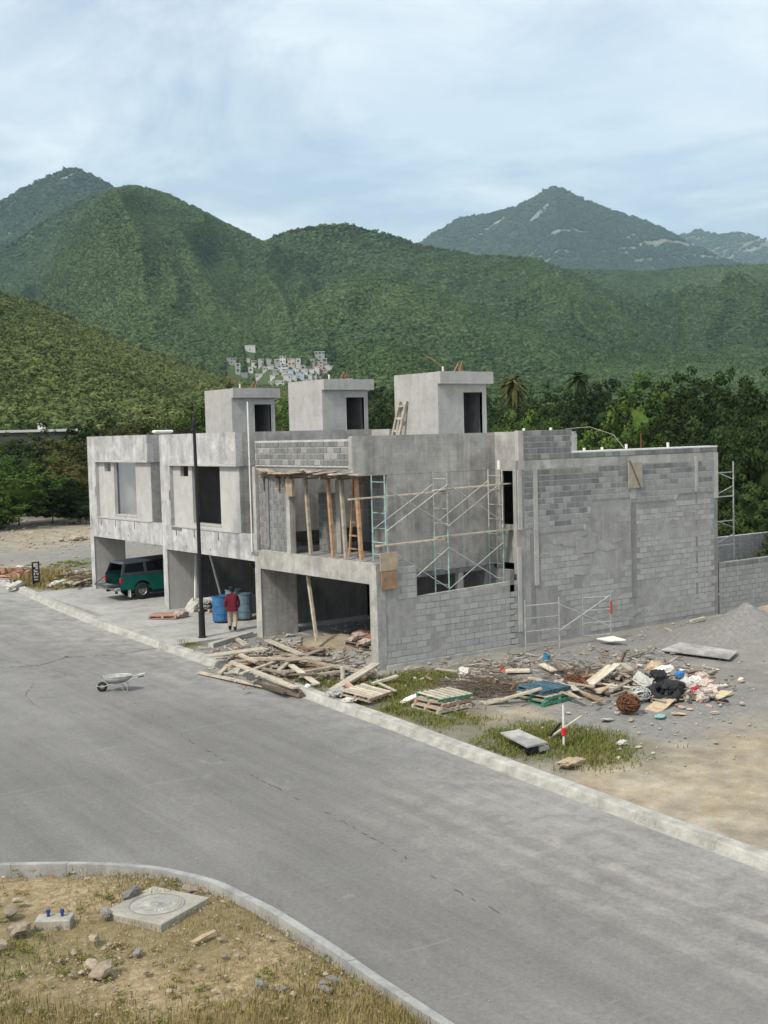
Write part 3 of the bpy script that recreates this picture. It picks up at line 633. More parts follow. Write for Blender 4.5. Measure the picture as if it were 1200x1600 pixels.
# ------------------------------------------------------------------ townhouses
W = 7.41
unit_block = MB().cbox(-.184, .184, -.03, .03, -.085, .085, .006).mesh('block', M['block'])
unit_block_w = MB().cbox(-.184, .184, -.03, .03, -.085, .085, .006).mesh('block', M['block_wash'])
half_block = MB().cbox(-.085, .085, -.03, .03, -.085, .085, .006).mesh('block', M['block'])
half_block_w = MB().cbox(-.085, .085, -.03, .03, -.085, .085, .006).mesh('block', M['block_wash'])
def lay(axis, a0, a1, z0, z1, plane, test, parent, off, joined=None, washf=None, proud=.012):
    """running-bond courses on a wall plane. axis 'x': wall faces -Y at y=plane; axis 'y': wall faces -X at x=plane."""
    nrow = int(round((z1-z0)/.2))
    for r_ in range(nrow):
        z = z0+.1+r_*.2; a = a0+(.2 if r_ % 2 else 0)
        segs = ([(a0, a0+.2)] if r_ % 2 else [])
        while a < a1-.15:
            e = min(a+.4, a1); segs.append((a, e)); a += .4
        for (s0, s1) in segs:
            if s1-s0 < .12: continue
            m_ = (s0+s1)/2
            if not test(m_, z): continue
            hx = s1-s0; d = plane-proud+.03+rng.uniform(-.003, .003)
            if joined is not None:
                h = hx/2-.014
                if axis == 'x': joined[0].box(m_-h, m_+h, d-.03, d+.03, z-.086, z+.086)
                else: joined[0].box(d-.03, d+.03, m_-h, m_+h, z-.086, z+.086)
                joined[1].extend([rng.random()]*8)
                continue
            wsh = washf is not None and rng.random() < washf(m_, z)
            full = hx > .3
            me = (unit_block_w if wsh else unit_block) if full else (half_block_w if wsh else half_block)
            sx_ = (hx-.032)/(.368 if full else .17)
            p_ = Vector((m_, d, z)) if axis == 'x' else Vector((d, m_, z))
            mobj('block', me, parent, p_-off, (0, 0, 0 if axis == 'x' else PI/2), (sx_, 1, 1))
def joined_blocks(j, name, mat, parent, world=True):
    o = j[0].build(name, mat, parent, world); at = o.data.attributes.new('tint', 'FLOAT', 'POINT'); at.data.foreach_set('value', j[1]); o['kind'] = 'stuff'; return o

LV = {0: dict(b0=2.53, b1=3.17, t0=6.12, top=7.12), 1: dict(b0=2.76, b1=3.70, t0=6.14, top=7.39), 2: dict(b0=2.90, b1=3.77, t0=6.26, top=7.40)}
houses = []
names = ['raw block townhouse nearest the empty lot, scaffolding on its side', 'middle townhouse with plastered front and dark open garage', 'farthest townhouse of the row, green pickup in its garage']
for k in range(3):
    y0 = k*W; y1 = y0+W; L = LV[k]; zg = gz(0, y0+3)
    H = empty('townhouse', (0, y0, gz(0, y0)), names[k], 'house', 'row of unfinished townhouses'); houses.append(H)
    P = lambda mb, nm, mt, par=None: mb.build(nm, M[mt], par or H, True)
    fm = 'plaster_a' if k else 'concrete'
    # ground floor
    P(MB().box(0, 1.5, y1-.36, y1-.02, gz(0, y1)-.3, L['b0']), 'pier', 'plaster_b' if k else 'plaster_c')
    P(MB().box(-.012, .0, y1-.38, y1-.0, gz(0, y1)-.3, L['b0']+.003), 'pier_face', fm)
    if k < 2:
        P(MB().box(1.5, 5.5, y1+.9, y1+1.1, zg-.4, L['b0']), 'divider', 'plaster_dark')  # set back and coloured dark for deeper garage shade
    P(MB().box(5.5, 5.7, y0+.0, y1+(1.1 if k < 2 else -.02), zg-.4, L['b0']), 'garage_back_wall', 'plaster_dark')  # back wall coloured dark, garage shade put into it
    BM = P(MB().box(0, .25, y0+(.02 if k else .163), y1, L['b0'], L['b1']), 'beam', fm)
    P(MB().box(.25, 9.0, y0+1.37, y1-.02, L['b1']-.26, L['b1']-.02), 'floor_slab', 'interior'); P(MB().box(.25, 1.375, y0+.17, y0+1.369, L['b1']-.26, L['b1']-.02), 'balcony_slab', 'interior')
    if k:
        P(MB().box(-.03, .14, y0+1.1, y1-.83, L['b1']+.003, L['b1']+.035), 'sill', 'post')
        # expansion nicks in the beam
        for q in (.36, .62, .83):
            P(MB().box(-.004, .01, y0+W*q-.02, y0+W*q+.03, L['b1']-.34, L['b1']-.03), 'slot', 'dark', BM)
        for q in (.45, .72): P(MB().box(-.004, .01, y0+W*q-.04, y0+W*q+.04, L['b0']+.18, L['b0']+.26), 'socket', 'plaster_dark', BM)
        if k == 1: P(MB().box(-.005, .01, y1-1.75, y1-.85, L['b1']-.13, L['b1']-.02), 'slot', 'plaster_dark')
        P(MB().box(-.004, .01, y1-.82, y1-.76, 4.75, 5.15), 'slot', 'dark', BM)
        # frame round the recessed wall
        P(MB().box(0, .6, y1-.84, y1, L['b1'], L['t0']), 'frame_pier', 'plaster_a')
        P(MB().box(0, .28, y0+1.16, y1, L['t0'], L['top']), 'parapet', 'plaster_a')
        P(MB().box(-.02, .0, y0+1.16, y1-.84, L['t0'], L['t0']+.09), 'drip_edge', 'plaster_b')
        # recessed wall with a tall window and a little vent opening
        ya, yb = y0+1.22, y1-.84; e0, e1 = .15, .3
        w0, w1 = y0+2.68, y0+4.93; s0, s1 = y0+5.24, y0+5.92; zs, zt = L['b1']+.2, L['t0']; sz = zt-.42
        wl = MB(); wl.box(e0, e1, ya, w0, L['b1'], zt); wl.box(e0, e1, w0, w1, L['b1'], zs); wl.box(e0, e1, w1, s0, L['b1'], zt); wl.box(e0, e1, s0, s1, L['b1'], sz); wl.box(e0, e1, s1, yb, L['b1'], zt)
        FWL = P(wl, 'front_wall', 'plaster_b')
        P(MB().box(e0-.02, e1+.25, w0-.03, w1+.03, zs-.05, zs+.002), 'window_sill', 'post', FWL)
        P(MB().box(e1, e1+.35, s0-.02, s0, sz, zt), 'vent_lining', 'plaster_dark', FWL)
        # room behind
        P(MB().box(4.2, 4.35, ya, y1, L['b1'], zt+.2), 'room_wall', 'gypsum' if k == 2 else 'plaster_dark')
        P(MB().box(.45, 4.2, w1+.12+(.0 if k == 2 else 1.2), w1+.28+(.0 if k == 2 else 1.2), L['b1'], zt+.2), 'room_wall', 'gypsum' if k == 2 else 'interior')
        P(MB().box(.3 if k == 1 else 4.35, 16, y0+1.37, y1-.165, zt+.02, zt+.24), 'roof_slab', 'interior')  # farthest roof left open over its front room to let sky light in
        P(MB().box(.16, 6.1, y0+1.2, y0+1.36, L['b1']-.1, zt+.001), 'side_wall', 'plaster_c')
        P(MB().box(.28, 6.1, y0+1.163, y0+1.36, zt+.002, L['top']-.003), 'side_parapet', 'plaster_c')
        P(MB().box(6.1, 6.28, y0-.02, y0+1.36, L['b0']+.3, L['top']-.02), 'return_wall', 'plaster_c')
        P(MB().box(16, 16.15, y0, y1, zg-.3, L['top']-.3), 'rear_wall', 'plaster_c')
        if k == 2:
            P(MB().box(.6, 16, y1-.16, y1-.004, L['b0'], L['top']-.004), 'gable_wall', 'plaster_c')
            P(MB().box(5.5, 16, y1-.2, y1-.01, zg-.4, L['b0']), 'gable_base', 'plaster_c')
    # stair tower on the roof
    ty = y0+3.25; tz = (9.40, 9.43, 9.30)[2-k] if k else 9.32; tb = L['top']-.95
    tw = 2.55; tx0, tx1 = 5.2, 7.45
    ST = P(MB().box(tx0, tx0+.15, ty, ty+tw, tb, tz-.0), 'stair_tower', 'plaster_d')
    d0, d1, dt = 6.36, 7.25, tz-.72
    q = MB(); q.box(tx0+.15, d0, ty+.004, ty+.15, tb, tz-.004); q.box(d1, tx1, ty+.004, ty+.15, tb, tz-.004); q.box(d0, d1, ty+.004, ty+.15, dt, tz-.004)
    P(q, 'tower_wall', 'plaster_d', ST)
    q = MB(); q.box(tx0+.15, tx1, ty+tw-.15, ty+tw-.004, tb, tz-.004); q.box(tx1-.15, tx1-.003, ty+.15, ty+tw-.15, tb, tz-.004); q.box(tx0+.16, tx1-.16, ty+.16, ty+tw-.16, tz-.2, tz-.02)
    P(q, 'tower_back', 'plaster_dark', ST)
    P(MB().box(tx0-.004, tx1+.22, ty-.16, ty+.0, tz-.42, tz+.012), 'tower_fascia', 'plaster_d', ST)
    lin = MB(); lin.box(d0-.03, d0, ty-.012, ty+.16, tb, dt+.03); lin.box(d1, d1+.03, ty-.012, ty+.16, tb, dt+.03); P(lin, 'door_jamb', 'plaster_b', ST)
    # block lining seen through the doorway
    jb = (MB(), [])
    lay('x', d0-.3, d1+.3, tb, tz-.4, ty+tw-.17, lambda a, z: True, H, H.location, jb); joined_blocks(jb, 'tower_lining', M['block_j'], ST)
    # conduits and stubs on top of the tower
    a = Vector((tx0+.9, ty+.8, tz-.02))
    P(MB().tube([a+Vector((.0, 0, 0)), a+Vector((.0, 0, .26))], .035, 8), 'vent_stub', 'pvc', ST)
    pts = [a+Vector((.28-.75*math.sin(u)*1.0+.0, .25*u, .62*math.sin(u*1.15))) for u in np.linspace(0, 1.9, 9)]
    P(MB().tube(pts, .014, 6), 'conduit_arc', 'orange', ST)
    b_ = Vector((tx0+1.75, ty+.9, tz-.02))
    if k < 2 or True:
        q = MB(); q.tube([b_, b_+Vector((.12, 0, .45)), b_+Vector((.3, .1, .02))], .015, 6); q.tube([b_+Vector((.1, .1, 0)), b_+Vector((.04, .1, .4)), b_+Vector((-.22, .12, 0))], .022, 6); P(q, 'conduit', 'orange', ST)
    q = MB(); q.box(a.x+.6, a.x+.8, a.y, a.y+.3, tz-.03, tz+.08); q.box(a.x+.95, a.x+1.2, a.y, a.y+.2, tz-.03, tz+.1); P(q, 'kerb_stub', 'rubble', ST)
houses_by = houses
# ---- the nearest house: raw block work
H = houses[0]; off = H.location
P = lambda mb, nm, mt, par=None: mb.build(nm, M[mt], par or H, True)
# lot-side wall, low in front, full height behind
LW = P(MB().box(0, 1.57, .0, .16, -.6, 3.0).box(1.57, 5.86, .0, .16, -.6, 2.02), 'low_side_wall', 'mortar_dark')
P(MB().add([(1.57,.003,2.02),(5.86,.003,2.02),(5.86,.157,2.02),(1.57,.157,2.02),(1.57,.003,2.03),(5.86,.003,2.15),(5.86,.157,2.15),(1.57,.157,2.03)], [(0,3,2,1),(4,5,6,7),(0,1,5,4),(1,2,6,5),(2,3,7,6),(3,0,4,7)]), 'wall_coping', 'plaster_c')
P(MB().box(-.014, .32, -.02, .0, -.5, 2.5), 'corner_render', 'plaster_c'); P(MB().box(-.016, .0, -.018, .36, -.5, 2.53), 'corner_pier', 'concrete'); P(MB().box(-.012, .0, .002, .2, 2.532, 3.16), 'beam_end', 'concrete')
P(MB().box(.3, 5.9, -.06, .0, -.6, -.02), 'footing', 'concrete')
nzf = lambda a, z, s=3: float(fbm(a*.55, z*.8, 3, s))
jb = (MB(), [])
lay('x', .3, 5.84, .0, 2.0, 0, lambda a, z: nzf(a, z, 3) < .57, H, off, jb, proud=.008)
lay('x', .36, 1.55, 2.0, 3.0, 0, lambda a, z: nzf(a, z, 4) < .66, H, off, jb, proud=.008)
# tall wall
TW = P(MB().box(5.86, 16.3, .0, .16, -.6, 6.18), 'tall_side_wall', 'mortar_dark')
mw = MB(); mw.box(6.2, 8.5, -.002, .16, 6.183, 7.17); mw.box(8.5, 16.3, -.002, .16, 6.183, 6.36); UB = P(mw, 'upper_blockwork', 'mortar')
low_edge = lambda a: float(np.interp(a, [6, 6.7, 9.2, 9.35, 11.3, 11.6, 16.3], [4.05, 3.68, 3.75, 4.65, 4.7, 4.5, 4.6]))
mw = []
xs = np.linspace(6.2, 16.25, 60)
vs = []; fs = []
for i_, x_ in enumerate(xs): vs += [(x_, -.005, 3.65+.2*math.ceil((low_edge(x_)-3.75)/.2)+rng.uniform(-.01, .01)), (x_, -.005, 5.85)]
for i_ in range(59): fs.append((i_*2, i_*2+2, i_*2+3, i_*2+1))
mw = MB(); mw.add(vs, fs); BED = P(mw, 'mortar_bed', 'mortar')
posts = [(6.0, .17, 3.85, 5.85), (6.72, .18, 1.9, 5.86), (15.05, .16, 4.7, 6.05), (11.55, .30, 4.6, 5.95)]
near_post = lambda a: False
wf = lambda a, z: .1+.9*max(0, 1-(z-low_edge(a))/1.1)**.7+(.14 if a > 9.3 else 0)
lay('x', 6.22, 8.48, 6.18, 7.18, 0, lambda a, z: True, UB, off, None, lambda a, z: .08, .02)
lay('x', 8.5, 16.28, 6.17, 6.37, 0, lambda a, z: True, UB, off, None, lambda a, z: .1, .02)
lay('x', 6.2, 16.25, 3.65, 5.85, 0, lambda a, z: z > low_edge(a) and not near_post(a), BED, off, None, wf, .02)
P(MB().box(6.1, 16.3, -.012, .0, 5.86, 6.17), 'tie_beam', 'concrete')
for x_, w_, z0_, z1_ in posts: P(MB().box(x_-w_/2, x_+w_/2, -.04, .0, z0_, z1_), 'tie_column', 'post')
P(MB().box(16.12, 16.325, -.03, .0, 4.4, 6.15), 'tie_column', 'post')
P(MB().box(5.86, 6.02, -.035, .0, .4, 3.25), 'tie_column', 'post'); P(MB().box(11.42, 11.7, -.009, .0, 1.0, 4.6), 'column_strip', 'strip')
P(MB().box(15.0, 15.12, -.008, .0, .25, 4.7), 'column_strip', 'strip'); P(MB().box(16.08, 16.3, -.009, .0, .0, 4.4), 'column_strip', 'strip')
P(MB().box(6.45, 6.68, -.007, .0, .6, 3.7), 'column_strip', 'strip')
P(MB().box(8.5, 16.32, -.012, .6, 6.361, 6.41), 'roof_edge', 'membrane')
lay('x', 6.9, 16.2, .0, 4.8, 0, lambda a, z: z < low_edge(a)-.25 and nzf(a, z, 6)+(.10 if 2.6 < z < 3.4 else 0)+(.05 if a < 9.2 else 0) < .595 and not (11.35 < a < 11.8) and a < 16.0, H, off, jb, proud=.007)
joined_blocks(jb, 'smeared_blockwork', M['block_low'], H)
# damp rendering bands
sm = MB()
for i_ in range(60):
    cx, cz = rng.uniform(6.5, 16), rng.choice([rng.uniform(3.0, 3.5), rng.uniform(.2, 4.2)]); r1_, r2_ = rng.uniform(.15, .7), rng.uniform(.06, .28)
    ring = [(cx+r1_*math.cos(t_)*rng.uniform(.6, 1.2), -.0062-.0001*i_, cz+r2_*math.sin(t_)*rng.uniform(.6, 1.2)) for t_ in np.linspace(0, 2*PI, 15)[:-1]]
    sm.add(ring, [tuple(range(14))])
P(sm, 'render_smear', 'wash')
# front parapet of blocks, then plastered side parapet
jp = MB().box(.05, .2, 1.35, 7.25, 6.16, 7.05); FP = P(jp, 'front_parapet', 'mortar')
lay('y', 1.4, 7.24, 6.2, 7.0, .05, lambda a, z: True, FP, off, None, lambda a, z: .12, .02)
P(MB().box(.045, .2, 1.22, 1.42, 6.1, 7.1), 'parapet_post', 'plaster_c')
P(MB().box(.06, 6.0, 1.2, 1.36, 5.87, 7.14), 'side_parapet', 'plaster_c')
rw = MB(); rw.box(6.0, 6.16, .163, .25, 2.2, 7.15); rw.box(6.0, 6.16, .95, 1.2, 2.2, 7.15); rw.box(6.0, 6.16, .25, .95, 5.83, 7.15); rw.box(6.0, 6.16, .25, .95, 2.7, 4.0); P(rw, 'return_wall', 'plaster_c')
P(MB().box(5.98, 6.2, -.02, .16, 5.86, 7.18), 'parapet_post', 'post')
P(MB().box(0.1, 6.1, 1.36, 7.3, 5.88, 6.1), 'roof_slab', 'interior')
P(MB().box(1.38, 5.998, 1.204, 1.36, 2.62, 5.866), 'side_wall', 'plaster_c')
P(MB().box(1.39, 5.9, 1.21, 1.40, 2.45, 2.615), 'side_beam', 'plaster_dark')
P(MB().box(4.3, 4.5, 1.22, 1.42, -.1, 2.6), 'column', 'post')
# balcony front
P(MB().box(.14, .3, 5.35, 7.22, 3.17, 5.95), 'balcony_wall', 'mortar')
jb2 = (MB(), [])
lay('y', 5.36, 7.22, 3.2, 5.8, .14, lambda a, z: True, H, off, jb2, proud=.02); P(MB().box(.085, .11, 6.5, 6.68, 3.3, 5.75), 'conduit_chase', 'plaster_dark')  # wire recess shown by a raised dark strip, its shade in the colour
P(MB().box(.1, .32, 5.12, 5.36, 3.17, 5.9), 'balcony_post', 'concrete')
P(MB().box(-.01, .1, 7.2, 7.41, 3.17, 6.15), 'corner_post', 'concrete')
bw = MB(); bw.box(1.4, 1.55, 4.2, 5.3, 3.17, 5.2); bw.box(1.4, 1.55, 1.36, 2.15, 3.17, 5.87); P(bw, 'inner_wall', 'mortar_dark')
lay('y', 4.2, 5.3, 3.2, 5.2, 1.4, lambda a, z: True, H, off, jb2, proud=.015); lay('y', 1.38, 2.15, 3.2, 5.8, 1.4, lambda a, z: True, H, off, jb2, proud=.015)
P(MB().box(1.38, 1.58, 3.95, 4.2, 3.17, 5.87), 'inner_post', 'concrete')
P(MB().box(4.4, 4.55, 1.4, 7.3, 3.17, 5.87), 'room_wall', 'mortar_dark'); lay('y', 1.5, 6.5, 3.2, 5.0, 4.4, lambda a, z: True, H, off, jb2, proud=.015)
joined_blocks(jb2, 'balcony_blockwork', M['block_j'], H)
P(MB().box(6.16, 16.2, .16, 7.3, 6.1, 6.2), 'rear_roof', 'membrane'); P(MB().box(16.0, 16.3, .17, 7.3, -.4, 6.17), 'rear_wall', 'plaster_c')
P(MB().box(5.7, 16, 7.2, 7.4, -.3, 7.0), 'party_wall', 'plaster_c')
# roof stubs
for x_, z_ in ((6.35, 7.17), (7.6, 7.17), (11.35, 6.43), (13.6, 6.43), (10.1, 6.43), (9.2, 6.43)):
    P(MB().tube([(x_, .1, z_-.02), (x_, .1, z_+(.16 if x_ > 11 else .08))], .04, 8).lathe([(0, z_+(.17 if x_ > 11 else .09)), (.05, z_+(.16 if x_ > 11 else .08)), (.05, z_+.02), (.04, z_)], 8, (x_, .1, 0)), 'vent_stub', 'pvc')
P(MB().tube([(5.55, .5, 5.9), (5.55, .5, 6.2)], .06, 8), 'vent_stub', 'pvc')
P(MB().tube([(12.35, .3, 6.4), (12.35, .3, 6.95)], .025, 6), 'starter_bar', 'rust')
P(MB().tube([(11.35, .2, 6.45), (11.0, .4, 6.95), (10.2, .8, 7.25), (9.4, 1.2, 7.2)], .012, 6), 'conduit_arc', 'wood')
P(MB().tube([(-.05, 7.50, 3.1), (-.05, 7.50, 8.45)], .026, 8), 'downpipe', 'pvc')
P(MB().box(-.03, .0, 7.15, 7.6, 3.0, 3.12), 'slot', 'plaster_dark')
# ------------------------------------------------------------------ boundary wall at the right end
o = empty('boundary_wall', (16.4, 0, -.2), 'low grey block boundary wall continuing right from the tall wall', 'wall')
WC = MB().box(16.4, 24.5, .02, .16, -.6, 1.86).build('wall_core', M['mortar_dark'], o, True)
jb = (MB(), [])
lay('x', 16.42, 21.6, -.15, 1.65, .02, lambda a, z: True, WC, o.location, None, lambda a, z: 1.0, .016)
lay('x', 16.42, 21.6, 1.65, 1.85, .02, lambda a, z: True, WC, o.location, None, lambda a, z: 0.0, .016)
lay('x', 21.62, 24.5, -.15, 1.85, .02, lambda a, z: True, o, o.location, jb, proud=.016); joined_blocks(jb, 'far_blockwork', M['block_low'], o)
o = empty('boundary_wall', (22, 9, -.1), 'rear block wall seen over the low boundary wall at the right edge', 'wall')
MB().box(17.5, 32, 6.0, 6.15, -.6, 2.0).build('wall_core', M['mortar'], o, True)
jb = (MB(), []); lay('x', 17.6, 32, .0, 2.0, 6.0, lambda a, z: True, o, o.location, jb, proud=.015); joined_blocks(jb, 'rear_blockwork', M['block_j'], o)
# ------------------------------------------------------------------ scaffolds
def frame(par, a, b, z0, z1, mt, nr=4, r=.024, inner=True):
    """one welded frame: two posts and its rungs"""
    a = Vector(a); b = Vector(b); fr = MB().tube([(a.x, a.y, z0), (a.x, a.y, z1)], r, 7).tube([(b.x, b.y, z0), (b.x, b.y, z1)], r, 7).build('frame', M[mt], par, True)
    for i in range(nr):
        z = z0+(z1-z0)*(i+.55)/nr; p0, p1 = Vector((a.x, a.y, z)), Vector((b.x, b.y, z)); m_ = MB().tube([p0, p1], r*.75, 6)
        rg = mobj('rung', m_.mesh('rung', M[mt], par.location), fr)
    return fr
sc_ = empty('scaffold', (3, .6, -.1), 'tall teal and grey tube scaffold in the gap beside the nearest house', 'scaffold')
YN, YF = .30, 1.0
for x in (3.12, 5.5):
    for (z0, z1, mt) in ((-.1, 1.94, 'teal'), (1.95, 3.93, 'teal'), (3.95, 5.9, 'steel')): frame(sc_, (x, YN, 0), (x, YF, 0), z0, z1, mt)
for (z0, z1, mt) in ((3.17, 3.95, 'teal'), (3.95, 5.9, 'teal')): frame(sc_, (.62, YN, 0), (.62, YF, 0), z0, z1, mt, 2 if z0 < 3.5 else 4)
def brace(par, p, q, mt='steel', r=.018): return MB().tube([p, q], r, 6).build('cross_brace', M[mt], par, True)
for (xa, xb, z0) in ((.62, 3.12, 4.15), (3.12, 5.5, 4.15), (3.12, 5.5, 2.1), (.9, 3.12, 2.1)):
    brace(sc_, (xa, YN-.03, z0), (xb, YN-.03, z0+1.35)); brace(sc_, (xa, YN-.03, z0+1.35), (xb, YN-.03, z0))
    if z0 > 4: brace(sc_, (xa, YF+.03, z0), (xb, YF+.03, z0+1.35))
def plank(p, q, w, th, mt, label, name='plank', cat='plank', grp=None, up=(0, 0, 1)):
    p = Vector(p); q = Vector(q); c = (p+q)/2; o = MB().bar(p-c, q-c, w, th, up).build(name, M[mt], None, loc=c); return tag(o, label, cat, grp)
plank((.3,.34,3.70), (2.95,.34,3.74), .24, .04, 'wood', 'lower scaffold plank beside the balcony', grp='planks on the tall scaffold')
plank((2.7,.42,3.80), (5.95,.42,3.85), .24, .04, 'wood', 'lower scaffold plank at the dark doorway end', grp='planks on the tall scaffold')
plank((-.6,.5,5.20), (3.2,.5,5.27), .16, .04, 'wood', 'upper scaffold plank reaching over the balcony', grp='planks on the tall scaffold')
plank((2.7,.45,5.32), (5.95,.45,5.40), .24, .04, 'wood', 'upper scaffold plank crossing the dark doorway', grp='planks on the tall scaffold')
sb = empty('scaffold', (18.1, 1.0, -.1), 'narrow grey scaffold tower standing past the right end of the wall', 'scaffold')
for k_ in range(3):
    frame(sb, (16.6, 1.0, 0), (18.56, 1.0, 0), -.1+k_*1.95, -.1+(k_+1)*1.95-.02, 'steel', 2, .032); 
    brace(sb, (17.4, 1.0, .9+k_*1.95-.4), (18.56, 1.0, 1.25+k_*1.95-.4)); frame(sb, (16.6, 2.2, 0), (18.56, 2.2, 0), -.1+k_*1.95, -.1+(k_+1)*1.95-.02, 'steel', 2, .028)
    brace(sb, (17.3, 1.0, 1.9+k_*1.95-.4), (18.56, 1.0, 1.5+k_*1.95-.4))
scc = empty('scaffold', (7.0, -.9, -.12), 'short grey scaffold bay standing at the foot of the tall wall', 'scaffold')
frame(scc, (5.50, -.72, 0), (6.78, -1.0, 0), -.15, 1.58, 'steel', 4, .026); frame(scc, (8.05, -.85, 0), (9.05, -1.2, 0), -.15, 1.6, 'steel', 4, .026)
brace(scc, (6.78, -1.0, .45), (9.05, -1.2, 1.45)); brace(scc, (6.78, -1.0, 1.35), (9.05, -1.2, .35)); 
MB().tube([(9.05, -1.23, .8), (9.05, -1.23, 1.25)], .035, 7).build('red_coupling', simple('red_paint', (.4,.05,.04), .6, .2, 8, 0, 0), scc, True)
# ------------------------------------------------------------------ form work and props on the balcony
fw = empty('formwork', (.2, 4.2, 5.95), 'timber formwork boards under the balcony roof edge', 'formwork')
for i_ in range(13):
    ya = 6.9-i_*.47; yb = ya-rng.uniform(.6, 1.2); x_ = rng.uniform(-.18, .0)
    MB().bar((x_, ya, 5.98+rng.uniform(-.05, .1)), (x_+rng.uniform(-.05, .1), max(yb, .7), 5.98+rng.uniform(-.05, .1)), rng.uniform(.15, .4), .04).build('board', M[rng.choice(['ply', 'wood', 'wood_pale', 'ply'])], fw, True)
for i_ in range(5):
    MB().bar((.05+i_*.02, 6.9-i_*.1, 5.86), (.1, 1.0, 5.84-.01*i_), .07, .08).build('bearer', M['wood_dark'], fw, True) if i_ < 2 else None
for i_ in range(6):
    y_ = 6.7-i_*.95; MB().bar((-.1, y_, 5.8), (1.3, y_, 5.8), .08, .09).build('joist', M['wood_dark'], fw, True)
for y_ in (6.75, 5.75, 5.35): MB().bar((.1, y_, 5.85), (.1, y_, 5.3), .08, .08).build('hanger', M['wood_dark'], fw, True)
MB().box(-.02, .1, 4.75, 5.15, 5.15, 5.75).build('board', M['ply'], fw, True)
for (px, pyb, pyt, mt, lb) in ((486, 866, 748, 'wood', 'leftmost grey timber prop on the balcony'), (521, 867, 748, 'wood_warm', 'slanting brown timber prop in the middle of the balcony'), (541, 871, 748, 'wood', 'thick grey timber prop beside the site ladder'), (565, 876, 748, 'wood_warm', 'reddish timber prop nearest the scaffold')):
    b_ = on_x(px, pyb, .32); t_ = on_x(px-9, pyt, .42); b_.z = 3.16; t_.z = 5.8
    o = MB().bar((0, 0, 0), t_-b_, .11, .10).build('timber_prop', M[mt], None, loc=b_); tag(o, lb, 'prop', 'timber props on the balcony')
    o2 = MB().box(-.14, .14, -.1, .1, .0, .03).build('wedge', M['wood'], o)
def ladder(name, base, topv, w, side, n, mt, label, r=.03):
    base = Vector(base); topv = Vector(topv); side = Vector(side).normalized()*w/2; c = base
    o = empty(name, base, label, 'ladder'); d = topv-base
    for s_ in (-1, 1): MB().bar(side*s_, d+side*s_, r*2, r*2).build('rail', M[mt], o)
    for i_ in range(n):
        q = d*((i_+.6)/n); MB().bar(q-side*1.25, q+side*1.25, r*1.6, r*1.8).build('rung', M[mt], o)
    return o
ladder('wooden_ladder', (.95, 2.55, 3.17), (1.25, 2.6, 5.75), .55, (0, 1, 0), 6, 'wood_warm', 'brown wooden ladder standing on the balcony between the props')
a = on_x(621, 672, 4.9); b_ = on_x(629, 624, 5.16); ladder('wooden_ladder', (4.75, 5.55, 6.13), (5.14, 5.2, 8.36), .40, (0, 1, 0), 5, 'wood_pale', 'pale site-made ladder leaning on the nearest roof tower', .045)
plank(on_x(495, 1000, .35)-Vector((0, 0, .05)), on_x(481, 900, .42), .10, .09, 'wood', 'grey pole propping the beam of the nearest garage', 'pole', 'pole')
plank((.9, 13.95, .28), (1.25, 14.4, 2.45), .07, .07, 'white', 'left pale pole leaning inside the middle garage', 'pole', 'pole', 'pale poles leaning in the middle garage')
plank((2.1, 13.7, .25), (1.9, 14.4, 2.4), .07, .07, 'white', 'right pale pole leaning inside the middle garage', 'pole', 'pole', 'pale poles leaning in the middle garage')
plank((2.4, 9.6, .2), (2.0, 11.4, 2.4), .07, .07, 'wood_dark', 'dark pole leaning behind the blue drums', 'pole', 'pole')
cf_ = empty('formwork', (.3, -.03, 2.4), 'two weathered boards boxing the concrete corner of the nearest house', 'formwork')
MB().box(.12, .78, -.07, -.03, 2.95, 3.52).build('board', M['ply'], cf_, True); MB().box(.14, .72, -.08, -.035, 2.38, 2.93).build('board', M['wood_warm'], cf_, True)
pf = empty('formwork', (11.5, -.05, 5.0), 'pale plywood shutter with a diagonal strut high on the tall wall', 'formwork')
MB().box(11.25, 11.98, -.09, -.05, 5.0, 5.92).build('board', M['wood_pale'], pf, True); MB().bar((11.3, -.11, 6.0), (11.85, -.11, 5.0), .05, .03).build('strut', M['wood_dark'], pf, True)
# ------------------------------------------------------------------ street lamp
lp = empty('street_lamp', (-1.82, 8.15, gz(0, 8.1)-.03), 'tall black street lamp post in front of the middle house', 'street lamp')
MB().lathe([(.0, 1.0), (.115, 1.0), (.12, .95), (.11, .93), (.115, .12), (.15, .1), (.16, .0)], 12).build('base', M['black'], lp)
MB().tube([(0, 0, .95), (0, 0, 4), (-.02, .03, 7.55)], [.075, .068, .055], 10).build('post', M['black'], lp)
MB().lathe([(.055, 7.5), (.075, 7.55), (.07, 7.75), (.03, 7.85), (.012, 8.05), (0, 8.1)], 10, (-.02, .03, 0)).build('finial', M['black'], lp)
MB().bar((0, .03, 7.36), (-.95, .06, 7.37), .06, .07).build('arm', M['black'], lp)
hd = MB().cbox(-1.55, -.88, -.08, .2, 7.33, 7.43, .03).build('lamp_head', M['white'], lp); MB().cbox(-1.5, -.95, -.04, .16, 7.305, 7.326, .006).build('lens', M['paper'], hd)
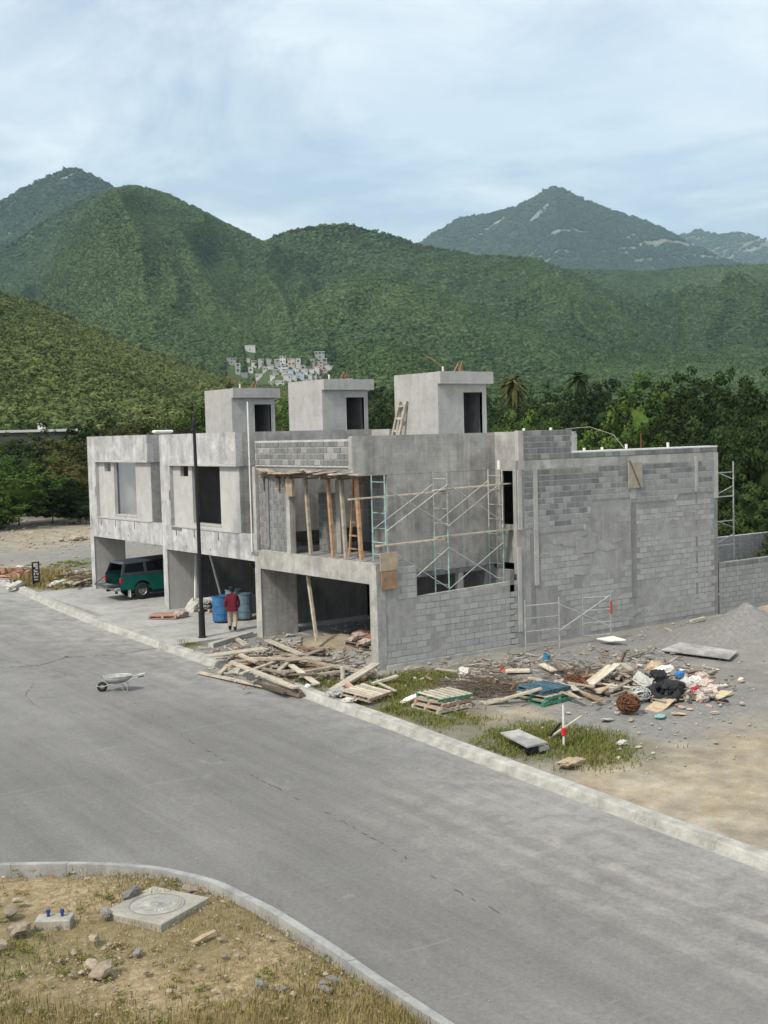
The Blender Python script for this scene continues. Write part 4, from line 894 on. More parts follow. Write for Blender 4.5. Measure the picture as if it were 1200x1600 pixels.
# ------------------------------------------------------------------ pickup
M['tgreen'] = simple('truck_green', (.006,.105,.085), .35, .15, 2, 0, 0); M['tdark'] = simple('truck_charcoal', (.045,.055,.065), .4, .2, 2, 0, 0); M['tglass'] = simple('truck_glass', (.008,.01,.012), .08, .1, 2, 0, 0)
M['tred'] = simple('tail_lamp', (.35,.01,.02), .3, .2, 5, 0, 0); M['rim'] = simple('rim', (.33,.31,.27), .4, .2, 8, 0, 0, .5)
tw_ = gp(222, 936, .03); tr = empty('pickup_truck', (tw_.x, tw_.y+.72, gz(0, tw_.y+.7)+.035), 'green pickup with charcoal camper shell backed out of the far garage, tailgate down', 'truck')
def arch(cx, r, n=9): return [(cx+r*math.cos(t_), .36+r*math.sin(t_)) for t_ in np.linspace(PI, 0, n)]
prof = [(-.98, .50), (-.48, .44)] + arch(0, .44) + [(.5, .36), (2.45, .36)] + arch(2.95, .44) + [(3.45, .42), (3.75, .48), (3.78, .80), (3.6, .92), (2.4, 1.02), (2.3, 1.05), (-.98, 1.02)]
body = MB().prism(prof, -.82, -.79).prism(prof, .79, .82); body.box(-.95, 3.7, -.789, .789, .44, .56).box(2.3, 3.7, -.78, .78, .56, .98).box(.9, 2.3, -.78, .78, .56, 1.02)
body.build('body', M['tgreen'], tr)
sh = [(-.93, 1.025), (-.78, 1.52), (-.5, 1.60), (1.9, 1.66), (2.25, 1.05), (2.3, 1.025)]
caps = MB(); caps.prism([(-.97, 1.022), (-.97, 1.09), (2.3, 1.12), (2.3, 1.052)], -.825, -.80).prism([(-.97, 1.022), (-.97, 1.09), (2.3, 1.12), (2.3, 1.052)], .80, .825)
caps.add([(-.80,-.68,1.52),(1.9,-.66,1.64),(1.9,.66,1.64),(-.80,.68,1.52),(-.7,-.6,1.61),(1.85,-.58,1.70),(1.85,.58,1.70),(-.7,.6,1.61)], [(0,3,2,1),(4,5,6,7),(0,1,5,4),(1,2,6,5),(2,3,7,6),(3,0,4,7)])
for s_ in (-1, 1):
    for (x0, x1) in ((-.95, -.82), (.12, .25), (.98, 1.12), (2.05, 2.25)):
        xt0, xt1 = (x0+.15, x1+.13) if x0 < -.5 else ((x0, x1) if x0 < 1.5 else (x0-.25, x1-.3))
        caps.add([(x0, s_*.81, 1.09), (x1, s_*.81, 1.09), (xt1, s_*.67, 1.56), (xt0, s_*.67, 1.55), (x0, s_*.77, 1.09), (x1, s_*.77, 1.09), (xt1, s_*.63, 1.56), (xt0, s_*.63, 1.55)], [(0,1,2,3),(7,6,5,4),(0,3,7,4),(1,5,6,2)])
    caps.add([(-.9, s_*.811, 1.09), (2.2, s_*.811, 1.10), (2.2, s_*.795, 1.17), (-.88, s_*.795, 1.17)], [(0, 1, 2, 3)])
caps.build('camper_shell', M['tdark'], tr, smooth=False)
for s_ in (-1, 1):
    for (x0, x1) in ((-.82, .12), (.25, .98), (1.12, 2.1)):
        xt1 = x1 if x1 < 2 else x1-.3; xt0 = x0+.06 if x0 < 0 else x0
        MB().add([(x0, s_*.782, 1.16), (x1, s_*.782, 1.16), (xt1, s_*.672, 1.535), (xt0, s_*.672, 1.535)], [(0, 1, 2, 3)]).build('side_window', M['tglass'], tr)
MB().add([(2.28, -.74, 1.06), (2.28, .74, 1.06), (1.9, .62, 1.62), (1.9, -.62, 1.62)], [(0, 1, 2, 3)]).build('windscreen', M['tglass'], tr)
MB().box(.86, .9, -.78, .78, .56, 1.56).box(-.9, .86, -.78, .78, .565, .60).build('load_bed', M['black'], tr)
gate = MB().cbox(-1.52, -.98, -.72, .72, .60, .66, .015).build('tailgate', M['tdark'], tr); MB().box(-1.4, -1.1, -.3, .3, .662, .668).build('liner', M['rubble'], gate)
MB().bar((-.97, .70, 1.0), (-1.5, .70, .66), .02, .02).build('gate_cable', M['black'], tr)
MB().cbox(-1.22, -1.0, -.80, .80, .42, .56, .03).build('bumper', M['steel'], tr)
MB().box(-1.28, -1.1, -.05, .05, .36, .44).build('tow_hitch', M['black'], tr)
for s_ in (-1, 1): MB().cbox(-.995, -.90, s_*.77-.055, s_*.77+.055, .74, .96, .012).build('tail_light', M['tred'], tr)
for s_ in (-1, 1): MB().box(-.56, -.54, s_*.68-.13, s_*.68+.13, .12, .44).build('mud_flap', M['paper'] if s_ < 0 else M['black'], tr)
for cx in (0, 2.95):
    for s_ in (-1, 1):
        wy = s_*.70
        wh = MB().lathe([(.20, -.12), (.31, -.125), (.35, -.09), (.36, 0), (.35, .09), (.31, .125), (.20, .12)], 20, (0, 0, 0), 'y').build('wheel', M['rubber'], tr, smooth=True, loc=(cx, wy, .36))
        MB().lathe([(.0, .07), (.07, .09), (.085, .06), (.16, .04), (.2, .10), (.215, .10)] if s_ > 0 else [(.215, -.10), (.2, -.10), (.16, -.04), (.085, -.06), (.07, -.09), (0, -.07)], 16, (0, 0, 0), 'y').build('rim', M['rim'], wh)
MB().box(.5, 2.4, -.78, .78, .22, .40).build('underbody', M['black'], tr)
# ------------------------------------------------------------------ wheelbarrow
c_ = gp(190, 1079, -.17); th = math.atan2(gp(225, 1055, .45).y-gp(150, 1075, .2).y, gp(225, 1055, .45).x-gp(150, 1075, .2).x)
w0 = gp(160, 1081, -.13); wb = empty('wheelbarrow', (w0.x, w0.y, gz(0, w0.y)-.13), 'grey steel wheelbarrow standing on the road', 'wheelbarrow', None, -.50); wb.scale = (.74, .74, .74)
def oval(n, rx, ry, cx, z): return [(cx+rx*math.cos(t_), ry*math.sin(t_), z) for t_ in np.linspace(0, 2*PI, n+1)[:-1]]
tub = MB(); n_ = 20; rings = [oval(n_, .56, .36, .62, .62), oval(n_, .50, .31, .60, .46), oval(n_, .34, .2, .56, .33), oval(n_, .32, .18, .56, .345), oval(n_, .48, .29, .60, .47), oval(n_, .545, .345, .62, .622)]
vs = sum(rings, []); fs = []
for i_ in range(5):
    for j in range(n_): j2 = (j+1) % n_; fs.append((i_*n_+j, (i_+1)*n_+j, (i_+1)*n_+j2, i_*n_+j2))
fs.append(tuple(range(3*n_, 4*n_))); fs.append(tuple(range(3*n_-1, 2*n_-1, -1))); fs += [(j, (j+1) % n_, 5*n_+(j+1) % n_, 5*n_+j) for j in range(n_)]
M['barrow'] = simple('barrow_steel', (.34,.34,.32), .6, .25, 6, 0, .2); tub.add(vs, fs).build('tray', M['barrow'], wb, smooth=True)
MB().tube(oval(n_, .565, .365, .62, .622)+[oval(n_, .565, .365, .62, .622)[0]], .014, 6).build('rim', M['steel'], wb)
for s_ in (-1, 1):
    MB().tube([(-.22, s_*.06, .26), (.0, s_*.1, .2), (.3, s_*.16, .31), (.9, s_*.24, .36), (1.2, s_*.27, .52), (1.62, s_*.29, .60)], .018, 7).build('handle', M['steel'], wb)
    MB().tube([(1.42, s_*.28, .565), (1.66, s_*.29, .605)], .024, 7).build('grip', M['black'] if s_ < 0 else M['white'], wb)
    MB().tube([(.72, s_*.2, .34), (.86, s_*.24, .02), (1.0, s_*.24, .02), (.98, s_*.2, .36)], .014, 6).build('leg', M['steel'], wb)
wh = MB().lathe([(.10, -.05), (.17, -.055), (.2, -.03), (.2, .03), (.17, .055), (.10, .05)], 18, (0, 0, 0), 'y').build('wheel', M['rubber'], wb, smooth=True, loc=(0, 0, .2)); MB().lathe([(.11, -.03), (.03, -.05), (.03, .05), (.11, .03)], 12, (0, 0, 0), 'y').build('hub', M['rim'], wh)
# ------------------------------------------------------------------ drums, bags, pallets
M['drum_blue'] = simple('drum_blue', (.05,.17,.36), .6, .3, 4, .2, .1); M['drum_grey'] = simple('drum_bluegrey', (.13,.19,.23), .6, .3, 4, .2, .1)
def drum(x, y, mt, label, h=.95, r=.33):
    o = empty('drum', (x, y, gz(0, y)+.06), label, 'drum', 'plastic drums by the middle garage')
    MB().lathe([(0, .02), (r*.93, .02), (r, .06), (r, .3), (r*1.03, .31), (r*1.03, .35), (r, .36), (r, .62), (r*1.03, .63), (r*1.03, .67), (r, .68), (r*.98, h), (r*1.04, h+.01), (r*1.04, h+.04), (r*.96, h+.04), (r*.94, h-.1)], 18).build('shell', M[mt], o, smooth=False)
    MB().lathe([(r*.95, h-.12), (0, h-.12)], 18).build('water', M['tglass'], o); return o
dA, dB, dC = gp(346, 971, .06), gp(381, 967, .06), gp(366, 960, .06)
drum(dA.x, dA.y, 'drum_blue', 'bright blue drum left of the worker'); drum(dB.x, dB.y, 'drum_grey', 'grey blue drum right of the worker'); drum(dC.x, dC.y, 'drum_grey', 'dull drum standing behind the worker')
def pallet(loc, rz, mts, label, grp=None, w=1.0, d=1.15, tilt=0.0):
    o = empty('pallet', loc, label, 'pallet', grp, rz); o.rotation_euler = (tilt, 0, rz)
    for i_ in range(6): x = -w/2+w*(i_+.5)/6; MB().box(x-.055, x+.055, -d/2, d/2, .105, .128).build('deck_board', M[mts[0]], o)
    for i_ in range(3): y = -d/2+.05+i_*(d-.1)/2; MB().box(-w/2, w/2, y-.035, y+.035, .028, .104).build('stringer', M[mts[1]], o)
    for i_ in range(3): x = -w/2+.06+i_*(w-.12)/2; MB().box(x-.05, x+.05, -d/2, d/2, .0, .026).build('base_board', M[mts[0]], o)
    return o
c_ = (gp(690, 1122)+gp(650, 1108)+gp(738, 1100)+gp(700, 1086))/4
pallet((c_.x-.1, c_.y, c_.z-.03), .02, ('pallet', 'wood_pale'), 'bottom pallet of the pale stack near the kerb', 'stacked pallets on the lot', 1.2, 1.15)
pallet((c_.x-.02, c_.y+.03, c_.z+.10), .12, ('pallet', 'pallet_pink'), 'middle pallet of the pale stack near the kerb', 'stacked pallets on the lot', 1.15, 1.1); pallet((c_.x+.05, c_.y+.05, c_.z+.235), -.05, ('wood_pale', 'pallet_green'), 'top pallet with green edge on the pale stack near the kerb', 'stacked pallets on the lot', 1.15, 1.1)
c_ = (gp(810, 1096)+gp(888, 1090)+gp(850, 1110)+gp(850, 1078))/4
pallet((c_.x, c_.y, c_.z-.02), .05, ('pallet_green', 'pallet_green'), 'green pallet at the bottom of the coloured stack', 'stacked pallets on the lot', 1.2, 1.15); pallet((c_.x+.02, c_.y, c_.z+.11), .12, ('pallet', 'pallet_green'), 'middle pallet of the coloured stack', 'stacked pallets on the lot', 1.15, 1.1); pallet((c_.x+.08, c_.y+.08, c_.z+.245), .02, ('pallet_blue', 'pallet_blue'), 'blue pallet on top of the coloured stack', 'stacked pallets on the lot', 1.1, 1.05)
c_ = gp(258, 966); pallet((c_.x, c_.y, c_.z+.04), .9, ('pallet_pink', 'pallet_pink'), 'pinkish pallet lying on the driveway', None, 1.0, 1.1)
c_ = gp(572, 1086, .1); pallet((c_.x, c_.y, c_.z), .35, ('wood_pale', 'pallet_pink'), 'broken red-edged pallet by the kerb in front of the corner', None, 1.1, 1.0, .12)
def sack_mesh(mat, seed):
    q = random.Random(seed); bm = bmesh.new(); bmesh.ops.create_cube(bm, size=1); bmesh.ops.subdivide_edges(bm, edges=bm.edges[:], cuts=3, use_grid_fill=True)
    bmesh.ops.subdivide_edges(bm, edges=bm.edges[:], cuts=1, use_grid_fill=True)
    for v in bm.verts:
        x, y, z = v.co*2; s_ = 1-.18*abs(x)**3; v.co.y *= 1-.12*abs(x)**4; v.co.z *= (1-.45*abs(x)**3)*(1-.35*abs(y)**3)
        kx = float(fbm(x*2.1+seed*5, y*2.1+z*1.3, 3, seed))-.5; ky = float(fbm(y*2.3+seed*3, x*1.7-z, 3, seed+9))-.5; v.co += Vector((kx*.25, ky*.25, (kx+ky)*.42))+Vector((q.uniform(-.025, .025), q.uniform(-.025, .025), q.uniform(-.05, .05)))
    me = bpy.data.meshes.new('sack'); bm.to_mesh(me); bm.free(); me.materials.append(mat); return me
M['sack_red'] = simple('brick_sack', (.30,.14,.09), .9, .35, 5, .3, .4); M['sack_pat'] = simple('torn_sack', (.47,.38,.33), .85, .55, 9, .2, .5)
sk = {m_: [sack_mesh(M[m_], s_) for s_ in range(3)] for m_ in ('cement_bag', 'sack_red', 'sack_pat', 'paper', 'card', 'black')}
c_ = gp(308, 958); pallet((c_.x+.6, c_.y+.25, c_.z+.03), .3, ('pallet', 'wood'), 'pallet carrying cement bags behind the lamp post', None, 1.0, 1.2)
bx, by, bz = c_.x+.6, c_.y+.25, c_.z+.16
for i_ in range(8):
    o = mobj('cement_bag', sk['cement_bag'][i_ % 3], None, (bx+(-.25 if i_ % 2 else .25)+rng.uniform(-.05, .05), by+(-.25 if (i_//2) % 2 else .25), bz+.09+.15*(i_//4)+rng.uniform(0, .02)), (0, 0, rng.uniform(-.3, .3)+1.4), (.62, .42, .17))
    tag(o, ('lower' if i_ < 4 else 'upper')+' cement bag on the pallet behind the lamp post', 'bag', 'cement bags on the pallet')
tag(mobj('plastic_sheet', sk['paper'][0], None, (bx-.62, by+.1, bz+.05), (.2, .5, .4), (.3, .5, .6)), 'white plastic sheet hanging off the cement bags', 'sheet')
tag(mobj('bundle', sk['sack_pat'][1], None, gp(282, 966)+Vector((0, 0, .15)), (0, 0, .5), (.6, .4, .3)), 'pinkish bundle beside the pallet on the driveway', 'bundle')
c_ = (gp(545, 1008)+gp(588, 1018))/2+Vector((.35, .15, .04)); pallet((c_.x, c_.y, c_.z), .2, ('wood_dark', 'wood'), 'pallet of reddish sacks inside the nearest garage', None, 1.1, 1.3, .06)
for i_ in range(9):
    o = mobj('sack', sk['sack_red'][i_ % 3] if i_ % 3 else sk['sack_pat'][1], None, (c_.x+(-.28, 0, .28)[i_ % 3]+rng.uniform(-.06, .06), c_.y+(-.35, .05, .4)[(i_//3) % 3]-.05, c_.z+.24+.14*(i_ % 2)), (rng.uniform(-.15, .15), rng.uniform(-.15, .15), rng.uniform(-.5, .5)), (.55, .4, .2)); tag(o, 'reddish sack on the pallet inside the nearest garage', 'sack', 'reddish sacks in the nearest garage')
# ------------------------------------------------------------------ worker
def person():
    o = empty('person', gp(364, 988)+Vector((0, 0, .045)), 'worker in maroon jacket and khaki trousers walking toward the garage', 'person', None, .95)
    J = {'pel': (0, 0, .86), 'sp1': (0, .0, 1.0), 'sp2': (.01, 0, 1.2), 'neck': (.03, 0, 1.36), 'hb': (.05, 0, 1.42), 'hm': (.06, 0, 1.50), 'ht': (.05, 0, 1.58),
         'shl': (.01, .17, 1.30), 'ell': (-.06, .23, 1.06), 'wrl': (.06, .23, .85), 'hal': (.1, .22, .77), 'shr': (.01, -.17, 1.30), 'elr': (.05, -.25, 1.07), 'wrr': (.16, -.22, .88), 'har': (.2, -.2, .81),
         'hil': (0, .09, .82), 'knl': (.1, .1, .47), 'anl': (.0, .1, .09), 'tol': (.14, .11, .04), 'hir': (0, -.09, .82), 'knr': (.02, -.1, .46), 'anr': (-.16, -.1, .10), 'tor': (-.03, -.11, .04)}
    E = [('pel','sp1'),('sp1','sp2'),('sp2','neck'),('neck','hb'),('hb','hm'),('hm','ht'),('sp2','shl'),('shl','ell'),('ell','wrl'),('wrl','hal'),('sp2','shr'),('shr','elr'),('elr','wrr'),('wrr','har'),('pel','hil'),('hil','knl'),('knl','anl'),('anl','tol'),('pel','hir'),('hir','knr'),('knr','anr'),('anr','tor')]
    rad = {'pel': (.15, .12), 'sp1': (.165, .13), 'sp2': (.17, .13), 'neck': (.055, .055), 'hb': (.07, .075), 'hm': (.085, .09), 'ht': (.06, .065), 'shl': (.075,)*2, 'shr': (.075,)*2, 'ell': (.055,)*2, 'elr': (.055,)*2, 'wrl': (.045,)*2, 'wrr': (.045,)*2, 'hal': (.035, .025), 'har': (.035, .025), 'hil': (.10,)*2, 'hir': (.10,)*2, 'knl': (.1,)*2, 'knr': (.1,)*2, 'anl': (.06,)*2, 'anr': (.06,)*2, 'tol': (.04, .035), 'tor': (.04, .035)}
    ks = list(J); me = bpy.data.meshes.new('body'); me.from_pydata([J[k_] for k_ in ks], [(ks.index(a), ks.index(b)) for a, b in E], [])
    ob = mobj('body', me); md = ob.modifiers.new('skin', 'SKIN'); md.use_smooth_shade = True
    for i_, k_ in enumerate(ks): me.skin_vertices[0].data[i_].radius = rad[k_]; me.skin_vertices[0].data[i_].use_root = (k_ == 'pel')
    sb_ = ob.modifiers.new('sub', 'SUBSURF'); sb_.levels = 2; sb_.render_levels = 2
    dg = bpy.context.evaluated_depsgraph_get(); me2 = bpy.data.meshes.new_from_object(ob.evaluated_get(dg)); bpy.data.objects.remove(ob); me2.name = 'body'
    me2.materials.clear()
    for m_ in (simple('maroon_cloth', (.16,.018,.035), .9, .3, 12, 0, .3), simple('khaki_cloth', (.42,.35,.25), .9, .25, 12, 0, .3), simple('skin', (.22,.12,.075), .6, .1, 12, 0, 0), M['black']): me2.materials.append(m_)
    for p_ in me2.polygons:
        c = p_.center; arm = abs(c.y) > .17 and c.z < 1.3
        p_.material_index = 3 if c.z < .2 else (2 if (c.z > 1.375 or (arm and c.z < .88 and c.z > .7)) else (0 if (c.z > .80 or (arm and c.z > .75)) else 1)); p_.use_smooth = True
    mobj('body', me2, o)
    hr = MB().lathe([(.0, .125), (.06, .115), (.095, .07), (.105, .0), (.085, -.06)], 12).build('hair', M['black'], o, smooth=True, loc=(.03, 0, 1.525))
    jk = MB().lathe([(.135, 1.33), (.19, 1.26), (.195, 1.05), (.20, .85), (.205, .74)], 14); jk.v = [(x*.78, y, z) for x, y, z in jk.v]; jk.build('jacket', me2.materials[0], o, smooth=True)
    for s_ in (-1, 1): MB().lathe([(.0, .03), (.012, .0), (0, -.02)], 6).build('ear', me2.materials[2], o, loc=(.055, s_*.09, 1.5))
    return o
person()
# ------------------------------------------------------------------ trees
M['leaf_dark'] = foliage_mat('leaf_dark', (.016,.03,.009), (.034,.058,.016), (.06,.092,.026), 1.4, .45, .12)
M['leaf_green'] = foliage_mat('leaf_green', (.032,.062,.011), (.068,.118,.022), (.115,.175,.035), 1.4, .4, .12)
M['leaf_olive'] = foliage_mat('leaf_olive', (.035,.042,.012), (.075,.08,.022), (.13,.12,.035), 1.4, .4, .12)
M['bark'] = simple('bark', (.11,.085,.06), .95, .35, 4, .2, .5)
def trunk_mesh(seed, h, spread):
    q = random.Random(seed); mb = MB()
    top = Vector((q.uniform(-.06, .06), q.uniform(-.06, .06), h*.55))
    mb.tube([(0, 0, -.3), (.01, .0, h*.12), top*.55, top], [.045*h*.6, .03*h*.6, .022*h*.6, .014*h*.6], 7)
    for i in range(6):
        a = q.uniform(0, 2*PI); s = top*q.uniform(.45, 1); e = Vector((math.cos(a)*spread*q.uniform(.45, .8), math.sin(a)*spread*q.uniform(.45, .8), h*q.uniform(.55, .85)))
        mb.tube([s, s.lerp(e, .5)+Vector((0, 0, h*.05)), e], [.011*h*.6, .008*h*.6, .003*h*.6], 5)
    return mb.mesh('trunk', M['bark'])
# unit trees: height 1, crown radius about .42
tree_kinds = {}
for nm, mt, sd in (('dark', 'leaf_dark', 1), ('green', 'leaf_green', 2), ('olive', 'leaf_olive', 3), ('dark2', 'leaf_dark', 4), ('green2', 'leaf_green', 5)):
    V, Fc = crown_cloud(120, 48, .016, .42, 1.02, 300+sd, .10, .24); V[:, 2] += .56
    lo = V[:, 2] < .05; V[lo, 2] = .05+nrg.uniform(0, .1, lo.sum())
    V2, F2 = blob(.25, .95, 60+sd, 2); V2[:, 2] += .55; F2 = np.concatenate([F2, F2[:, 2:3]], 1)
    tree_kinds[nm] = (npmesh('crown', np.concatenate([V, V2]), np.concatenate([Fc, F2+len(V)]), M[mt]), trunk_mesh(sd, 1.0, .42))
bushV, bushF = crown_cloud(55, 45, .026, .5, .8, 400); bushV[:, 2] = np.abs(bushV[:, 2]+.38)
tree_recs = []
def tree(px, top, dist, halfpx, kind, name='broadleaf_tree', grp=None):
    d = ray(px, 700); d = Vector((d.x, d.y, 0)).normalized(); x, y = CAM.x+d.x*dist, CAM.y+d.y*dist; z = gz(x, y)
    if dist > 150: z = float(hills_h(np.array([math.atan2(d.y, d.x)]), np.array([dist]))[0])
    dd = ray(px, top); zt = CAM.z+dd.z/math.hypot(dd.x, dd.y)*dist; h = max(zt-z, 2.0); r = halfpx/FPX*dist*1.03/.42
    o = bpy.data.objects.new(name, None); col.objects.link(o); o.location = (x, y, z-.05); o.rotation_euler = (0, 0, rng.uniform(0, 6.28)); o.scale = (r, r, h*.93)
    cm, tm = tree_kinds[kind]
    mobj('crown', cm, o); mobj('trunk', tm, o, scale=(1/2.2, 1/2.2, 1))
    tree_recs.append((o, px, grp, kind)); return o
RT = 'trees in the dark wood right of the houses'; LT = 'trees beside the dirt track at the left'; BT = 'trees behind the row of roofs'
for a in [(25,716,90,62,'green'),(78,735,92,48,'dark'),(112,700,96,56,'olive'),(150,668,102,62,'olive'),(-20,690,104,60,'dark2'),(40,682,112,58,'dark'),(88,676,116,52,'olive'),(205,648,108,64,'olive'),(255,640,112,60,'olive'),(305,632,110,60,'green2'),
          (120,655,128,55,'dark'),(175,640,135,58,'dark2'),(15,655,140,62,'dark'),(60,648,150,52,'dark2'),(130,770,90,34,'dark2'),(8,674,118,48,'dark'),(62,675,119,40,'dark2'),(92,678,119,30,'olive'),(-60,720,88,60,'green2'),(-5,775,88,36,'green')]:
    tree(*a, grp=LT)
for a in [(448,618,120,36,'green'),(440,655,100,30,'olive'),(590,640,105,38,'dark'),(598,612,135,40,'dark2'),(350,610,140,46,'olive'),(545,606,150,48,'dark'),(488,604,150,44,'green2')]:
    tree(*a, grp=BT)
for a in [(790,652,74,46,'green'),(838,640,78,50,'green2'),(880,664,72,42,'green'),(925,672,74,44,'green2'),(968,668,76,46,'dark'),(1010,664,74,46,'green2'),(780,622,120,48,'dark2'),(845,618,118,52,'dark'),(905,610,112,58,'dark2'),
          (960,592,108,64,'dark'),(1010,580,104,62,'green2'),(1062,584,100,62,'dark2'),(1050,640,80,58,'dark'),(1108,606,92,64,'dark'),(1100,662,72,52,'dark2'),(1150,584,88,66,'dark2'),(1195,574,84,64,'dark'),(1160,650,70,58,'dark'),
          (1205,640,68,58,'dark2'),(1180,740,64,50,'dark'),(1140,720,68,46,'dark2'),(1215,770,62,46,'dark'),(1240,600,86,70,'dark2'),(1270,660,72,60,'dark'),(870,596,150,50,'dark2'),(935,584,150,52,'dark'),(1080,572,140,52,'dark2'),(1135,576,132,52,'dark'),(750,606,150,52,'dark'),(700,602,160,52,'dark2'),(650,604,150,44,'green2'),(1170,830,62,34,'green2')]:
    tree(*a, grp=RT)
where = {RT: 'in the wood right of the houses', LT: 'by the dirt track at the left', BT: 'behind the roof towers'}
ordw = ['leftmost', 'second', 'third', 'fourth', 'fifth', 'sixth', 'seventh', 'eighth', 'ninth', 'tenth', 'eleventh', 'twelfth', 'thirteenth', 'fourteenth', 'fifteenth', 'sixteenth', 'seventeenth', 'eighteenth', 'nineteenth', 'twentieth', 'twenty-first', 'twenty-second', 'twenty-third', 'twenty-fourth', 'twenty-fifth', 'twenty-sixth', 'twenty-seventh', 'twenty-eighth', 'twenty-ninth', 'thirtieth']
for gname in (RT, LT, BT):
    for kd, kn in (('dark', 'dark green'), ('green', 'bright green'), ('olive', 'brownish olive')):
        L_ = sorted([r_ for r_ in tree_recs if r_[2] == gname and r_[3].rstrip('2') == kd], key=lambda r_: r_[1])
        for i_, r_ in enumerate(L_): tag(r_[0], (f"leftmost {kn} tree" if i_ == 0 else f"{ordw[i_]} {kn} tree from the left")+f" {where[gname]}", 'tree', gname)
# palms
def palm(px, top, dist, label):
    d = ray(px, 700); d = Vector((d.x, d.y, 0)).normalized(); x, y = CAM.x+d.x*dist, CAM.y+d.y*dist; z = gz(x, y)
    dd = ray(px, top); zt = CAM.z+dd.z/math.hypot(dd.x, dd.y)*dist; h = zt-z-1.4
    o = empty('palm_tree', (x, y, z), label, 'palm', 'palms above the wood')
    MB().tube([(0, 0, -.2), (.1, 0, h*.4), (.05, .1, h)], [.3, .22, .2], 8).build('trunk', M['bark'], o)
    mb = MB(); q = random.Random(int(px))
    for i in range(80):
        a = q.uniform(0, 2*PI); el = q.uniform(-1.2, 1.25); Lf = q.uniform(1.5, 2.3); c = Vector((.05, .1, h)); pts = []
        for u in np.linspace(0, 1, 5):
            pts.append(c+Vector((math.cos(a)*math.cos(el), math.sin(a)*math.cos(el), math.sin(el)))*Lf*u+Vector((0, 0, -1.1*u*u)))
        side = Vector((-math.sin(a), math.cos(a), 0)); ws = [.03, .10, .22, .16, .02]
        vs = []
        for p_, w_ in zip(pts, ws): vs += [p_-side*w_+Vector((0, 0, -w_*.35)), p_, p_+side*w_+Vector((0, 0, -w_*.35))]
        fs = []
        for j in range(4): fs += [(j*3, j*3+1, j*3+4, j*3+3), (j*3+1, j*3+2, j*3+5, j*3+4)]
        mb.add(vs, fs)
    mb.build('crown', M['leaf_olive'] if px < 850 else M['leaf_dark'], o)
palm(805, 576, 128, 'fan palm with pale trunk just right of the nearest roof tower'); palm(906, 572, 150, 'small dark fan palm above the wood, farther right')
# undergrowth along the track and wood edge
def bush_mass(name, spots, mat, label):
    Vs = []; Fs = []; b = 0
    for (x, y, r) in spots:
        c, s_ = math.cos(x*7), math.sin(x*7); Q = bushV*np.array([r, r, r*.9]); Q = np.stack([Q[:, 0]*c-Q[:, 1]*s_, Q[:, 0]*s_+Q[:, 1]*c, Q[:, 2]], -1)+np.array([x, y, gz(x, y)-.05]); Vs.append(Q); Fs.append(bushF+b); b += len(Q)
    return tag(mobj(name, npmesh(name, np.concatenate(Vs), np.concatenate(Fs), mat)), label, 'undergrowth', kind='stuff')
sp1 = [(gp(px, 806+rng.uniform(-3, 3)).x, gp(px, 806).y, rng.uniform(1.2, 2.6)) for px in np.linspace(-40, 330, 30)]
sp1 += [(x+rng.uniform(0, 3), y+rng.uniform(2, 7), r*1.5) for x, y, r in sp1]
bush_mass('undergrowth', sp1, M['leaf_dark'], 'dark undergrowth along the far edge of the dirt track')
sp2 = []
for i in range(46):
    px = rng.uniform(1090, 1260); dist = rng.uniform(58, 75); d = ray(px, 700); d = Vector((d.x, d.y, 0)).normalized(); sp2.append((CAM.x+d.x*dist, CAM.y+d.y*dist, rng.uniform(1.2, 3.2)))
for i in range(40):
    px = rng.uniform(740, 1110); dist = rng.uniform(72, 84); d = ray(px, 700); d = Vector((d.x, d.y, 0)).normalized(); sp2.append((CAM.x+d.x*dist, CAM.y+d.y*dist, rng.uniform(2.5, 5)))
bush_mass('undergrowth', sp2, M['leaf_dark'], 'dark undergrowth at the foot of the wood behind the block wall')
# canopy filling the valley between the near trees and the slopes
pts = []; scl = []
for i in range(1500):
    px = rng.uniform(-120, 1320); dist = rng.uniform(125, 260) if i % 3 else rng.uniform(165, 330); d = ray(px, 700); az = math.atan2(d.y, d.x)
    if (340 < px < 545 and dist > 200) or (px < 420 and dist > 178): continue
    zz = float(hills_h(np.array([az]), np.array([max(dist, 151)]))[0]); s_ = rng.uniform(2.2, 4.4)
    pts.append((CAM.x+math.cos(az)*dist, CAM.y+math.sin(az)*dist, zz+s_*.5)); scl.append((s_, s_, s_*rng.uniform(.9, 1.25)))
M['valley_leaf'] = foliage_mat('valley_foliage', (.024,.045,.012), (.048,.078,.02), (.085,.118,.032), .25, .42, .03)
valp = wood_protos('valley_tree', M['valley_leaf'], 5, .085, 60, 34)
scatter('valley_wood', pts, scl, valp, 'dense mixed wood filling the valley floor below the hills', 'wood')
